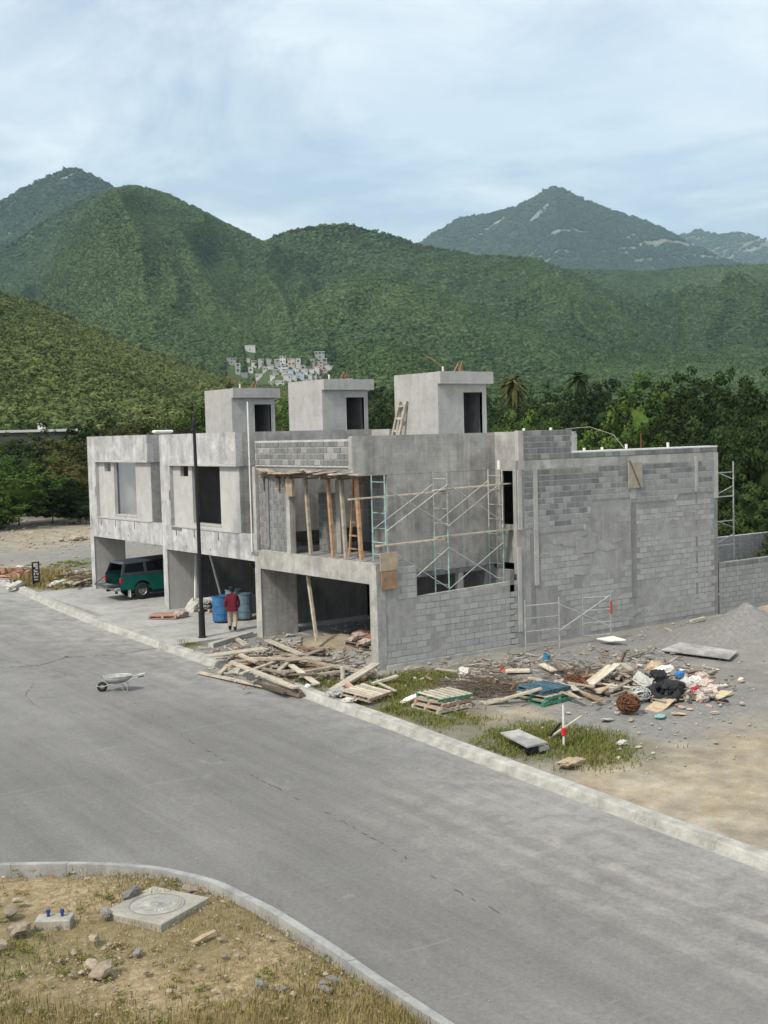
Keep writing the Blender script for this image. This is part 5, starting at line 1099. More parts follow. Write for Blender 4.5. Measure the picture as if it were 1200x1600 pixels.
# ------------------------------------------------------------------ village on the slope
M['vwhite'] = simple('village_white', (.54,.54,.52), .9, .12, .4, .15, 0); M['vgrey'] = simple('village_grey', (.36,.36,.35), .9, .2, .4, .2, 0); M['vtan'] = simple('village_tan', (.50,.42,.36), .9, .2, .4, .15, 0)
M['vblue'] = simple('village_blue', (.40,.47,.58), .9, .15, .4, .15, 0); M['vwin'] = simple('village_window', (.03,.035,.04), .4, .2, 1, 0, 0)
vcol = {'vwhite': 'white', 'vgrey': 'grey cement', 'vtan': 'tan', 'vblue': 'pale blue'}; cnt = {}
for (px, py, wp, hp, mt) in VH:
    p_, r_ = on_hill(px, py+hp*.5); p_.z += .5; w_ = wp/FPX*r_; h_ = hp/FPX*r_; dp = w_*.8; az = math.atan2(p_.y-CAM.y, p_.x-CAM.x)
    cnt[mt] = cnt.get(mt, 0)+1; sz_ = 'tall narrow' if hp > wp*1.15 else ('long low' if wp > hp*1.7 else 'boxy')
    o = empty('village_house', p_, (f"{sz_} {vcol[mt]} house in the hillside village, " + (f"{ordw[cnt[mt]-1]} {vcol[mt]} one from left" if cnt[mt] > 1 else f"leftmost {vcol[mt]} one")), 'house', 'houses of the hillside village', az-PI/2+rng.uniform(-.25, .25))
    MB().box(-w_/2, w_/2, 0, dp, -h_*.8, h_).build('wall', M[mt], o)
    MB().box(-w_/2-.15, w_/2+.15, -.2, dp+.1, h_, h_+.3).build('roof', M['vwhite' if rng.random() < .6 else 'vgrey'], o)
    nwin = max(1, int(wp/4.5)); nfl = 2 if hp > 8 else 1
    for f_ in range(nfl):
        for j in range(nwin):
            x = -w_/2+w_*(j+.5)/nwin+rng.uniform(-.1, .1)*w_/nwin; zz = h_*(.25+.5*f_/1.0) if nfl == 2 else h_*.35; ww = w_/nwin*.2
            if rng.random() < .35: continue
            ww *= rng.uniform(.6, 1.4)
            MB().box(x-ww, x+ww, -.06, .1, zz, zz+h_*(.2 if nfl == 2 else .36)).build('window', M['vwin'], o)
    if rng.random() < .3: MB().lathe([(.0, h_+1.5), (.45, h_+1.4), (.5, h_+.3)], 10, (w_*.2, dp*.5, 0)).build('water_tank', M['black'], o)
# long pale building among the trees at the far left
p_ = Vector((0, 0, 0)); d = ray(45, 680); d = Vector((d.x, d.y, 0)).normalized(); dist = 128; az = math.atan2(d.y, d.x)
o = empty('long_building', (CAM.x+d.x*dist, CAM.y+d.y*dist, 1.6), 'long low building with white roof edge among the trees, far left', 'building', None, az-PI/2)
zt = CAM.z+ray(45, 673).z/math.hypot(ray(45, 673).x, ray(45, 673).y)*dist-1.6
MB().box(-5, 4.6, 0, 6, -.5, zt-.15).build('wall', simple('shaded_wall', (.07,.075,.06), .95, .3, .5, 0, 0), o); MB().box(-5.2, 4.8, -.2, 6.2, zt-.15, zt+.1).build('roof', M['vwhite'], o)  # wall colour darkened to stand in for the shade of the trees
MB().box(.9, 1.7, 1, 1.8, zt+.1, zt+.75).lathe([(.3, zt+.1), (.3, zt+.7), (0, zt+.78)], 10, (1.3, .7, 0)).build('water_tank', M['vwhite'], o)
# ------------------------------------------------------------------ grass and stones underfoot
def grass(name, n, P_, hmin, hmax, mat, label, lean=.5, wid=.006):
    P_ = P_(n); q = nrg
    h = q.uniform(hmin, hmax, n); a = q.uniform(0, 2*PI, n); ln = q.uniform(.1, lean, n)*h; w = wid*q.uniform(.6, 1.5, n)
    dx, dy = np.cos(a), np.sin(a); z = 0.026*P_[:, 1]-.15
    b1 = np.stack([P_[:, 0]-dy*w, P_[:, 1]+dx*w, z], -1); b2 = np.stack([P_[:, 0]+dy*w, P_[:, 1]-dx*w, z], -1)
    h = h+.03
    m1 = np.stack([P_[:, 0]+dx*ln*.35-dy*w*.8, P_[:, 1]+dy*ln*.35+dx*w*.8, z+h*.6], -1); m2 = np.stack([P_[:, 0]+dx*ln*.35+dy*w*.8, P_[:, 1]+dy*ln*.35-dx*w*.8, z+h*.6], -1)
    tp = np.stack([P_[:, 0]+dx*ln, P_[:, 1]+dy*ln, z+h], -1)
    V = np.stack([b1, b2, m2, m1, tp], 1).reshape(-1, 3); i = np.arange(n)*5
    Fc = np.concatenate([np.stack([i, i+1, i+2], -1), np.stack([i, i+2, i+3], -1), np.stack([i+3, i+2, i+4], -1)])
    return tag(mobj(name, npmesh(name, V, Fc, mat)), label, 'grass', kind='stuff')
def gmat(name, a, b, c_):
    t = NT(name); n_ = t.noise(t.pos(), 2.2, 5, .65); f_ = t.noise(t.pos(), 90, 2, .5)
    k = t.ramp(t.math('ADD', t.math('MULTIPLY', n_, .6), t.math('MULTIPLY', f_, .4)), [(.34, a), (.5, b), (.66, c_)]); t.b.inputs['Specular IOR Level'].default_value = .1
    return t.done(k, .8)
M['grass_dry'] = gmat('grass_dry', (.15,.135,.04), (.27,.215,.085), (.39,.315,.15)); M['grass_green'] = gmat('grass_green', (.085,.11,.026), (.155,.17,.045), (.27,.24,.085))
def S(test, x0, x1, y0, y1):              # rejection sampler over a patch of ground
    def f(n):
        out = np.zeros((0, 2))
        while len(out) < n:
            x = nrg.uniform(x0, x1, 20000); y = nrg.uniform(y0, y1, 20000); k = test(x, y) > nrg.random(20000); out = np.concatenate([out, np.stack([x[k], y[k]], -1)])
        return out[:n]
    return f
def nn(x, y, s, sd): return fbm(x*s, y*s, 3, sd)
def isl1(x, y): return in_island(x+.3, y+.15) & (y < -8.3)
def xkv(y): return np.interp(y, [k[0] for k in KF][::-1], [k[1] for k in KF][::-1])
def tall2(x, y):
    s = (y+13.3)+(x+16.0)*.62; return np.where(isl1(x, y), np.clip((-.75+(nn(x, y, 1.1, 31)-.5)*1.6-s)*.8, 0, .95), 0)
grass('tall_grass', 26000, S(tall2, -20, -12.1, -19, -10), .05, .17, M['grass_dry'], 'tall dry grass at the lower left corner', .8, .0045)
grass('short_grass', 20000, S(lambda x, y: np.where(isl1(x, y), np.clip(nn(x, y, .8, 12)-.38, 0, 1)*2.4, 0), -21, -11.8, -19, -8.6), .01, .06, M['grass_dry'], 'sparse short yellowed grass among the stones of the corner island', .9, .005)
grass('short_grass', 6000, S(lambda x, y: np.where(isl1(x, y) & (nn(x, y, .7, 77) > .58), 1.0, 0), -21, -11.8, -19, -8.6), .03, .10, M['grass_green'], 'green tufts of grass on the corner island', .9, .005)
def lotg(x, y):
    b = 0*x
    for (cx, cy_, rx, ry) in ((-2.0,-3.2,1.5,4.4),(-1.7,-9.2,1.6,2.3),(.2,-2.0,1.9,1.3),(-1.9,1.2,.9,1.7),(-2.6,7.7,.4,.6)):
        b = np.maximum(b, 1.4-np.hypot((x-cx)/rx, (y-cy_)/ry)*1.1)
    return np.where(x > xkv(y)+.4, np.clip(b, 0, 1)**1.5*np.clip((nn(x, y, 1.1, 44)-.40)*6, .04, 1), 0)
grass('lot_grass', 19000, S(lotg, -3.4, 2.5, -12.5, 8.5), .02, .11, M['grass_green'], 'green weeds and grass on the strip between kerb and lot', .8, .011)
grass('lot_grass', 3600, S(lambda x, y: np.clip(1.2-np.hypot((x+1.0)/1.7, (y+9.5)/1.8)+(nn(x, y, 1.2, 9)-.5)*1.6, 0, 1)**2, -3.2, 2.2, -12.5, -7), .03, .14, M['grass_green'], 'tall yellowing grass round the marker stake', .8, .009)
grass('lot_grass', 9000, S(lambda x, y: np.clip(1.2-np.hypot((x+.8)/2.2, (y-27)/3.2), 0, 1), -2, 4, 22.8, 33), .08, .35, M['grass_dry'], 'weeds on the plot left of the farthest house', .8, .014)
# stones
def rock_mesh(seed, mat, sub=1):
    bm = bmesh.new(); bmesh.ops.create_icosphere(bm, subdivisions=sub, radius=.5); q = random.Random(seed)
    for v in bm.verts: v.co *= q.uniform(.72, 1.1)
    for f_ in range(3):
        n_ = Vector((q.uniform(-1, 1), q.uniform(-1, 1), q.uniform(-1, 1))).normalized(); dd = q.uniform(.26, .38)
        for v in bm.verts:
            e = v.co.dot(n_)-dd
            if e > 0: v.co -= n_*e
    for v in bm.verts: v.co.z *= .62
    me = bpy.data.meshes.new('rock'); bm.to_mesh(me); bm.free(); me.materials.append(mat); return me
rocks = [rock_mesh(i, M['stone'], 2) for i in range(6)]; rubs = [rock_mesh(20+i, M['rubble']) for i in range(6)]
def stones_stuff(name, n, sampler, s0, s1, meshes, label, mat, dz=0.0):
    Vs = []; Fs = []; b = 0; XY = sampler(n)
    base = [(np.array([v.co[:] for v in m.vertices]), np.array([p_.vertices[:] for p_ in m.polygons])) for m in meshes]
    for i in range(n):
        x, y = XY[i]; s_ = s0+(s1-s0)*rng.random()**2.5; a = rng.uniform(0, 6.28); V, Fc = base[i % len(base)]
        R_ = np.array([[math.cos(a), -math.sin(a), 0], [math.sin(a), math.cos(a), 0], [0, 0, 1]]); Vs.append((V@R_.T)*s_+np.array([x, y, gz(x, y)-.02+dz+s_*.08])); Fs.append(Fc+b); b += len(V)
    return tag(mobj(name, npmesh(name, np.concatenate(Vs), np.concatenate(Fs), mat)), label, 'gravel', kind='stuff')
lowr = [rock_mesh(40+i, M['stone'], 1) for i in range(5)]
t = NT('pebbles'); k = t.ramp(t.noise(t.pos(), 7, 4, .6), [(.3, (.28,.22,.14)), (.5, (.37,.30,.205)), (.7, (.46,.40,.30))]); M['pebble'] = t.done(k, .95)
t = NT('rubble_bits'); k = t.ramp(t.noise(t.pos(), 5, 4, .6), [(.3, (.18,.17,.15)), (.5, (.31,.295,.265)), (.66, (.47,.44,.39))]); M['rubble_bits'] = t.done(k, .95)
E_ = lambda x, y, cx, cy_, rx, ry: np.exp(-((x-cx)/rx)**2-((y-cy_)/ry)**2)
stones_stuff('gravel', 5500, S(lambda x, y: np.where(isl1(x, y) & (nn(x, y, .9, 70) > .42), 1.0, 0), -20, -11.9, -18.6, -8.6), .012, .06, lowr, 'loose pale pebbles over the corner island', M['pebble'])
def rub_t(x, y): return np.maximum.reduce([E_(x, y, 4.5, -1.6, 3.5, .9), .9*E_(x, y, 6.5, -3.6, 3.2, 1.3), .8*E_(x, y, 13, -1.5, 3, 1), .5*E_(x, y, 3, -6, 3, 2), np.where((x > -2) & (x < 14) & (y < -2), .12, 0)])
stones_stuff('gravel', 2600, S(rub_t, -3, 17, -13, -.1), .02, .13, lowr, 'grey concrete rubble strewn along the foot of the block wall', M['rubble_bits'])
stones_stuff('gravel', 900, S(lambda x, y: np.maximum.reduce([E_(x, y, -.8, 1.5, 1.8, 3.5), E_(x, y, 3.6, 5, 1.2, 2.5), .5*E_(x, y, -.2, 11, .5, 5)]), -3, 5.3, -2.5, 20), .03, .2, lowr, 'rubble and offcuts on the ground around the garages', M['rubble_bits'])
stones_stuff('gravel', 900, S(lambda x, y: np.maximum(E_(x, y, 1.5, 25, 2.2, 2.5), .3*E_(x, y, 8, 45, 9, 9)), -2, 24, 22.6, 60), .05, .3, lowr, 'stones and rubble beside the dirt track at the left', M['pebble'])
stones_stuff('gravel', 420, S(lambda x, y: np.where((x < xkv(y)-.35) & ~in_island(x-.3, y-.3) & (nn(x, y, .35, 5) > .5), 1.0, 0), -13, -3.5, -18, 8), .012, .05, lowr, 'loose grit and clods on the road', M['rubble_bits'], -.13)

# low leafy weeds
def weeds(name, n, sampler, r0, r1, mat, label):
    XY = sampler(n); Vs = []; Fs = []; b = 0
    tV, tF = crown_cloud(7, 9, .11, .5, .5, 901, .2, .5); tV[:, 2] = np.abs(tV[:, 2])*.9
    for i in range(n):
        r = rng.uniform(r0, r1); a = rng.uniform(0, 6.28); c, s_ = math.cos(a), math.sin(a); Q = tV*np.array([r, r*rng.uniform(.6, 1.2), r*rng.uniform(.5, .9)])
        Vs.append(np.stack([Q[:, 0]*c-Q[:, 1]*s_, Q[:, 0]*s_+Q[:, 1]*c, Q[:, 2]], -1)+np.array([XY[i, 0], XY[i, 1], gz(0, XY[i, 1])-.05])); Fs.append(tF+b); b += len(tV)
    return tag(mobj(name, npmesh(name, np.concatenate(Vs), np.concatenate(Fs), mat)), label, 'weeds', kind='stuff')
weeds('low_weeds', 620, S(lambda x, y: np.where(isl1(x, y), np.clip((nn(x, y, .7, 77)-.45)*5, .02, 1), 0), -21, -11.8, -19, -8.6), .06, .22, M['grass_green'], 'low matted green weeds on the corner island')
weeds('low_weeds', 620, S(lambda x, y: np.where(isl1(x, y), np.clip((nn(x, y, .9, 12)-.42)*4, .05, 1), 0), -21, -11.8, -19, -8.6), .05, .18, M['grass_dry'], 'withered brown weeds on the corner island')
weeds('low_weeds', 420, S(lotg, -3.4, 2.5, -12.5, 8.5), .08, .32, M['grass_green'], 'leafy weeds on the strip along the kerb')
weeds('low_weeds', 160, S(lambda x, y: np.maximum(E_(x, y, -.6, 26.5, 1.6, 2.6), .6*E_(x, y, 3, 31, 3, 2)), -1.9, 6, 22.8, 34), .2, .6, M['grass_green'], 'leafy weeds around the sign at the left')
# ------------------------------------------------------------------ lumber heap in front of the nearest garage
LG = 'boards of the lumber heap before the nearest garage'
def board(p, q, w, th, mt, label, grp=LG, name='board', tilt=0.0, extra=0.0):
    P0 = gp(p[0], p[1], p[2]); P1 = gp(q[0], q[1], q[2]); d = (P1-P0).normalized(); up = Vector((0, 0, 1)); s_ = d.cross(up).normalized(); up = (up*math.cos(tilt)+s_*math.sin(tilt))
    c = (P0+P1)/2; o = MB().bar(P0-c-d*extra, P1-c+d*extra, w, th, up).build(name, M[mt], None, loc=c); return tag(o, label, 'board', grp)
def pz(X, Y): return 300+X/3.75, 980+Y/3.75
big = [((90,168),(430,122),.30,.34,.50,.03,'wood_pale','wide pale sheet on the left end of the lumber heap'),
 ((230,205),(610,355),.28,.16,.20,.05,'wood_pale','longest pale plank sloping across the front of the heap'),
 ((40,265),(420,345),-.10,-.06,.16,.05,'wood','long grey plank lying on the road edge below the heap'),
 ((420,332),(640,398),.02,-.08,.20,.12,'wood_dark','dark plank overhanging the kerb at the heap'),
 ((330,182),(760,187),.34,.28,.18,.06,'wood','long level plank across the middle of the heap'),
 ((440,75),(640,160),.20,.30,.22,.05,'wood','plank running back toward the garage pier'),
 ((690,200),(1035,265),.22,.20,.16,.06,'wood','plank pointing from the heap to the house corner'),
 ((820,372),(1078,215),.05,.42,.30,.06,'wood_pale','broad pale plank leaning toward the house corner'),
 ((580,222),(735,335),.30,.06,.18,.05,'wood_pale','short pale plank sloping down into the grass'),
 ((485,272),(565,205),.12,.34,.14,.05,'wood','short grey stick crossing the long pale plank'),
 ((280,160),(380,205),.44,.30,.14,.06,'wood','short grey offcut under the wide pale sheet'),
 ((730,230),(862,292),.18,.05,.09,.06,'wood_warm','thin brown stick at the right of the heap'),
 ((884,312),(880,228),.02,.45,.16,.05,'wood_pale','upright pale offcut at the right end of the heap'),
 ((1055,332),(1205,285),.06,.2,.16,.06,'wood','grey plank by the broken pallet'),
 ((540,190),(652,182),.40,.36,.62,.03,'ply','square plywood offcut on top of the heap'),
 ((680,130),(775,140),.16,.16,.22,.10,'wood_warm','reddish timber block on the soil mound'),
 ((255,65),(322,107),.05,.04,.16,.08,'wood_pale','pale offcut beside the lamp post and pier'),
 ((625,115),(690,135),.20,.22,.14,.07,'wood_warm','small reddish offcut behind the heap'),
 ((335,300),(545,385),.04,.0,.14,.06,'wood_dark','dark stick parallel to the kerb under the heap'),
 ((205,232),(160,272),-.08,-.08,.14,.06,'wood_pale','small pale offcut lying on the kerb'),
 ((540,300),(640,380),.1,.02,.1,.05,'wood_dark','dark splintered lath at the front of the heap'),
 ((1000,330),(1100,380),.18,.12,.12,.03,'wood_pale','pale slat over the broken pallet'),((1090,325),(1195,375),.2,.12,.1,.03,'wood_pale','pale slat at the right side of the broken pallet'),
 ((910,335),(1005,410),.2,.1,.14,.10,'pallet_pink','red painted bearer of the broken pallet')]
for (p, q, h0, h1, w_, th_, mt, lb) in big: board((*pz(*p), h0), (*pz(*q), h1), w_, th_, mt, lb)
for i_ in range(34):
    x = rng.uniform(330, 760); y = rng.uniform(150, 300); a = rng.choice([.05, .35, -.2, 2.6, .5])+rng.uniform(-.25, .25); L_ = rng.uniform(50, 170); h_ = rng.uniform(.02, .22)
    y = min(y, 120+(x-200)*.5) if x < 500 else y
    board((*pz(x-L_*math.cos(a), y-L_*math.sin(a)*.45), h_), (*pz(x+L_*math.cos(a), y+L_*math.sin(a)*.45), h_+rng.uniform(-.04, .06)), rng.uniform(.08, .22), rng.uniform(.025, .07), *(lambda m_: (m_, {'wood': 'grey', 'wood_pale': 'pale', 'wood_dark': 'dark', 'wood_warm': 'brown'}[m_]+' loose board '+('at the lamp post end' if x < 450 else ('in the middle' if x < 620 else 'at the garage corner end'))+' of the lumber heap'))(rng.choice(['wood', 'wood', 'wood_pale', 'wood_dark', 'wood_warm'])))
o = board((*pz(110, 112), .02), (*pz(345, 40), .05), .22, .2, 'concrete', 'low concrete edging strip behind the lamp post', None); o.name = 'edging_strip'; o['category'] = 'edging'
tag(mobj('plastic_sheet', sk['cement_bag'][2], None, gp(533, 1082, .1), (.1, .2, .5), (.8, .6, .25)), 'crumpled grey plastic sheet by the broken pallet', 'sheet'); tag(mobj('plastic_sheet', sk['paper'][1], None, gp(545, 1094, .05), (.1, .2, 1.5), (.5, .3, .15)), 'small pale plastic scrap at the kerb by the broken pallet', 'sheet')
tag(mobj('plaster_lump', rock_mesh(77, M['white'], 2), None, gp(480, 1072, .05), (0, 0, 1), (.32, .26, .24)), 'white lump in the grass before the lumber heap', 'lump')
# ------------------------------------------------------------------ debris heap on the lot
DG = 'boards of the debris heap on the lot'
def pa(X, Y): return 620+X/4, 1010+Y/4
def pb(X, Y): return 860+X/4, 1010+Y/4
deb = [(pa(545,362),pa(905,262),.02,.42,.16,.05,'wood_pale','long pale plank resting on the blue pallet'),(pa(480,362),pa(645,330),.02,.03,.2,.05,'wood','grey plank end on the ground left of the coloured pallets'),(pa(520,205),pa(825,252),.15,.2,.12,.05,'wood_warm','thin brown plank at the back of the brush'),
 (pa(375,205),pa(520,222),.05,.08,.1,.04,'wood_pale','pale lath in the grass near the low wall'),(pa(828,195),pa(1050,252),.35,.28,.14,.05,'wood_pale','upper pale plank over the blue pallet'),(pa(985,215),pa(1205,305),.35,.05,.12,.05,'wood_pale','pale plank sloping from the heap to the gravel'),(pa(870,215),pa(1180,312),.30,.02,.12,.05,'wood_dark','dark plank below the sloping pale one'),
 (pa(680,152),pa(832,150),.22,.24,.40,.05,'wood_pale','short wide pale board beside the orange cone'),(pa(905,110),pa(980,152),.3,.28,.22,.04,'wood_pale','pale offcut behind the brush heap'),(pa(245,140),pa(385,156),.1,.12,.05,.04,'wood_pale','thin pale stick near the low wall'),(pa(740,225),pa(700,290),.35,.05,.09,.04,'wood_warm','short leaning stick in the brush'),
 (pb(252,240),pb(420,108),.22,.52,.22,.04,'wood_pale','pale plank leaning up at the centre of the heap'),(pb(230,225),pb(370,118),.2,.5,.14,.04,'wood_pale','second pale plank leaning beside the first'),(pb(275,280),pb(478,240),.12,.2,.28,.06,'wood_pale','broad plank lying at the front of the heap'),(pb(380,150),pb(592,165),.35,.35,.12,.06,'wood','level grey plank at the back of the heap'),
 (pb(450,105),pb(505,148),.42,.36,.2,.03,'wood_pale','short pale board near the top of the heap'),(pb(478,72),pb(582,38),.08,.05,.1,.05,'wood','grey stick behind the heap'),(pb(200,190),pb(300,168),.3,.35,.1,.04,'wood_warm','brown stick in the middle of the heap'),(pb(440,95),pb(470,30),.4,.75,.1,.06,'wood_dark','dark stub sticking up from the heap'),(pb(195,205),pb(275,285),.32,.1,.08,.05,'rust','rusty bar in the heap'),(pb(520,250),pb(620,310),.2,.05,.18,.04,'card','tan board below the tyre')]
for (p, q, h0, h1, w_, th_, mt, lb) in deb: board((*p, h0), (*q, h1), w_, th_, mt, lb, DG)
for i_ in range(46):
    x, y = rng.uniform(870, 1030), rng.uniform(1036, 1088); a = rng.uniform(0, 3.1); L_ = rng.uniform(8, 30); h_ = rng.uniform(.03, .3)
    board((x-L_*math.cos(a), y-L_*math.sin(a)*.45, h_), (x+L_*math.cos(a), y+L_*math.sin(a)*.45, h_+rng.uniform(-.1, .12)), rng.uniform(.06, .2), rng.uniform(.02, .05), *(lambda m_: (m_, {'wood': 'grey', 'wood_pale': 'pale', 'wood_dark': 'dark', 'wood_warm': 'brown', 'card': 'tan'}[m_]+' splintered board '+('left of' if x < 925 else ('in the middle of' if x < 980 else 'on the tyre side of'))+' the debris heap on the lot'))(rng.choice(['wood', 'wood_warm', 'wood_pale', 'card', 'wood_dark'])), DG)
M['cone'] = simple('cone_orange', (.5,.12,.06), .7, .2, 6, 0, .1)
cn = empty('traffic_cone', gp(785, 1052, .05), 'faded orange cone lying by the debris heap', 'cone'); cn.rotation_euler = (1.3, .3, .4)
MB().lathe([(.0, .42), (.03, .42), (.13, .03)], 12).build('cone_body', M['cone'], cn, smooth=True); MB().cbox(-.17, .17, -.17, .17, 0, .03, .01).build('base', M['cone'], cn)
bk = empty('bucket', gp(852, 1036, .02), 'small blue plastic drum at the back of the debris heap', 'bucket'); bk.rotation_euler = (.2, .1, 0)
MB().lathe([(0, 0), (.10, 0), (.115, .26), (.125, .27), (.125, .29), (.11, .29), (.10, .1)], 12).build('shell', simple('bucket_blue', (.06,.22,.32), .6, .3, 5, 0, .1), bk); MB().lathe([(.105, .2), (0, .2)], 12).build('contents', M['rubble'], bk)
def tangle(name, loc, r, mt, label, cat, n=26, th=.012, flat=.8, sd=1):
    q = random.Random(sd); mb = MB()
    for i_ in range(n):
        ax = Vector((q.gauss(0, 1), q.gauss(0, 1), q.gauss(0, 1))).normalized(); b1 = ax.orthogonal().normalized(); b2 = ax.cross(b1); a0 = q.uniform(0, 6.28); rr = r*q.uniform(.7, 1.05)
        pts = []
        for u in np.linspace(0, q.uniform(2.5, 6.0), 12): v = (b1*math.cos(a0+u)+b2*math.sin(a0+u))*rr; pts.append((v.x, v.y, v.z*flat+r*flat))
        mb.tube(pts, th, 5)
    return tag(mb.build(name, M[mt], None, loc=loc), label, cat)
tangle('wire_ball', gp(982, 1114), .31, 'rust', 'rusty ball of tangled wire in front of the debris heap', 'wire', 46, .013)
tangle('mesh_scrap', gp(1000, 1094), .30, 'steel', 'grey crumpled mesh behind the rusty wire ball', 'mesh', 30, .012, .6, 4)
tangle('wire_scrap', gp(900, 1072, .02), .42, 'rust', 'rusty wire bundle in the middle of the debris heap', 'wire', 50, .013, .35, 7)
bm_ = MB(); q = random.Random(5)
for i_ in range(900):
    c = gp(q.gauss(770, 38), q.gauss(1078, 9)); a = q.uniform(0, 6.28); L_ = q.uniform(.15, .6); z_ = abs(q.gauss(0, .1)); bm_.tube([c+Vector((0, 0, z_)), c+Vector((math.cos(a)*L_, math.sin(a)*L_, z_+q.uniform(-.05, .12)))], q.uniform(.005, .012), 4, False)
for i_ in range(500):
    c = gp(q.gauss(895, 28), q.gauss(1062, 8)); a = q.uniform(0, 6.28); L_ = q.uniform(.15, .5); z_ = abs(q.gauss(.05, .15)); bm_.tube([c+Vector((0, 0, z_)), c+Vector((math.cos(a)*L_, math.sin(a)*L_, z_+q.uniform(-.05, .12)))], q.uniform(.005, .012), 4, False)
tag(bm_.build('brush', M['wood_dark']), 'dry brown twigs and brush among the debris', 'brush', kind='stuff')
ty_ = empty('tyre', gp(1037, 1090, .05), 'old black tyre in the debris heap', 'tyre'); ty_.rotation_euler = (.35, -.2, 0)
MB().lathe([(.24, .0), (.38, -.01), (.45, .06), (.45, .18), (.38, .25), (.24, .24), (.27, .12), (.24, .0)], 22).build('tread', M['rubber'], ty_, smooth=True); MB().lathe([(.40, .245), (.36, .262), (.30, .255)], 22).build('sidewall', M['rubber'], ty_, smooth=True)
def lump(px, py, h, m_, sc3, label, name, cat, rz=0.0, grp=None, rx=0.0):
    return tag(mobj(name, sk[m_][rng.randrange(3)], None, gp(px, py, h), (rx, rng.uniform(-.2, .2), rz), sc3), label, cat, grp)
lump(1052, 1074, .25, 'black', (.85, .5, .38), 'black plastic sack slumped over the tyre', 'sack', 'sack', .3); lump(1030, 1058, .3, 'black', (.5, .4, .35), 'black rubbish bag behind the tyre', 'sack', 'sack', 1.0)
lump(1005, 1062, .36, 'paper', (.7, .5, .14), 'crumpled white box panel in the debris heap', 'box_panel', 'panel', .5, None, .5); lump(1022, 1044, .25, 'card', (.5, .4, .4), 'torn tan carton at the back of the debris heap', 'carton', 'box', .2); lump(1035, 1046, .3, 'paper', (.6, .3, .2), 'white plastic sheet on the back of the heap', 'plastic_sheet', 'sheet', -.3)
SG = 'torn patterned sacks at the right end of the heap'
for (x, y, h) in ((1096, 1056, .28), (1102, 1068, .26), (1092, 1080, .15), (1108, 1082, .12), (1114, 1075, .15), (1086, 1062, .22), (1098, 1090, .1)): lump(x, y, h*.7, 'sack_pat' if x > 1095 else 'paper', (.45, .34, .2), 'torn pale patterned sack at the right end of the debris heap', 'sack', 'sack', rng.uniform(0, 3), SG)
lump(1075, 1070, .22, 'paper', (.6, .45, .4), 'white sack between the black sack and the patterned ones', 'sack', 'sack', .8); lump(1062, 1054, .2, 'paper', (.24, .2, .2), 'bright blue bag on the debris heap', 'bag', 'bag').data = sack_mesh(simple('blue_bag', (.05,.2,.45), .6, .2, 8, 0, .2), 9)
lump(1087, 1078, .15, 'paper', (.26, .2, .18), 'red cloth in the debris heap', 'cloth', 'cloth').data = sack_mesh(simple('red_cloth', (.5,.03,.05), .8, .2, 8, 0, .2), 10)
lump(1126, 1086, .05, 'paper', (.8, .35, .08), 'yellowish sheet at the right tip of the heap', 'plastic_sheet', 'sheet', .2).data = sack_mesh(simple('yellow_sheet', (.55,.48,.30), .8, .2, 8, 0, .2), 11)
lump(1128, 1095, .04, 'black', (.35, .22, .1), 'black scrap at the right tip of the heap', 'cloth', 'cloth', .1); lump(1032, 1101, .04, 'card', (1.0, .5, .05), 'flat cardboard in front of the tyre', 'cardboard', 'cardboard', .2); lump(1020, 1088, .1, 'sack_pat', (.5, .3, .15), 'reddish torn wrapper beside the tyre', 'wrapper', 'wrapper', 1.2)
lump(1032, 1119, .02, 'paper', (.36, .24, .06), 'pale teal wrapper on the gravel below the heap', 'wrapper', 'wrapper', .5).data = sack_mesh(simple('teal_wrapper', (.25,.42,.38), .7, .3, 9, 0, .2), 12)
lump(950, 1124, .02, 'paper', (.5, .22, .04), 'white card on the gravel behind the stake', 'card_scrap', 'scrap', .3); lump(893, 1190, .06, 'card', (.9, .4, .16), 'crumpled tan cardboard in the grass near the kerb', 'cardboard', 'cardboard', .4); lump(971, 1160, .03, 'paper', (.22, .18, .1), 'small white scrap in the yellow grass', 'card_scrap', 'scrap', .1)
lump(725, 1050, .1, 'paper', (.4, .3, .25), 'crumpled white plastic by the low wall', 'plastic_sheet', 'sheet', .7); lump(640, 1092, .04, 'paper', (.8, .25, .1), 'white strip of plastic in the grass left of the pallets', 'plastic_sheet', 'sheet', .2)
for i_ in range(95):
    x, y = rng.gauss(1030, 65), rng.gauss(1074, 20); 
    if y > 1130 or y < 1035 or x > 1160: continue
    m_ = rng.choice(['paper', 'card', 'sack_pat', 'card']); lump(x, y, .02, m_, (rng.uniform(.1, .26), rng.uniform(.08, .18), rng.uniform(.03, .08)), {'paper': 'white', 'card': 'tan', 'sack_pat': 'pinkish'}[m_]+' scrap of litter '+('behind' if y < 1066 else 'in front of')+' the debris heap, '+('left part' if x < 1000 else ('middle part' if x < 1060 else 'right part')), 'litter_scrap', 'litter', rng.uniform(0, 3), 'litter around the debris heap')
for i_ in range(26): (lambda x, y, m_: lump(x, y, .0, m_, (rng.uniform(.06, .16), rng.uniform(.06, .12), .03), 'tiny '+('white' if m_ == 'paper' else 'tan')+' scrap '+('on the gravel near the kerb' if y > 1100 else 'by the block wall')+(', left half of the lot' if x < 900 else ', right half of the lot'), 'litter_scrap', 'litter', 0, 'litter over the lot'))(rng.uniform(700, 1180), rng.uniform(1130, 1200) if rng.random() < .35 else rng.uniform(1005, 1060), rng.choice(['paper', 'card', 'card']))
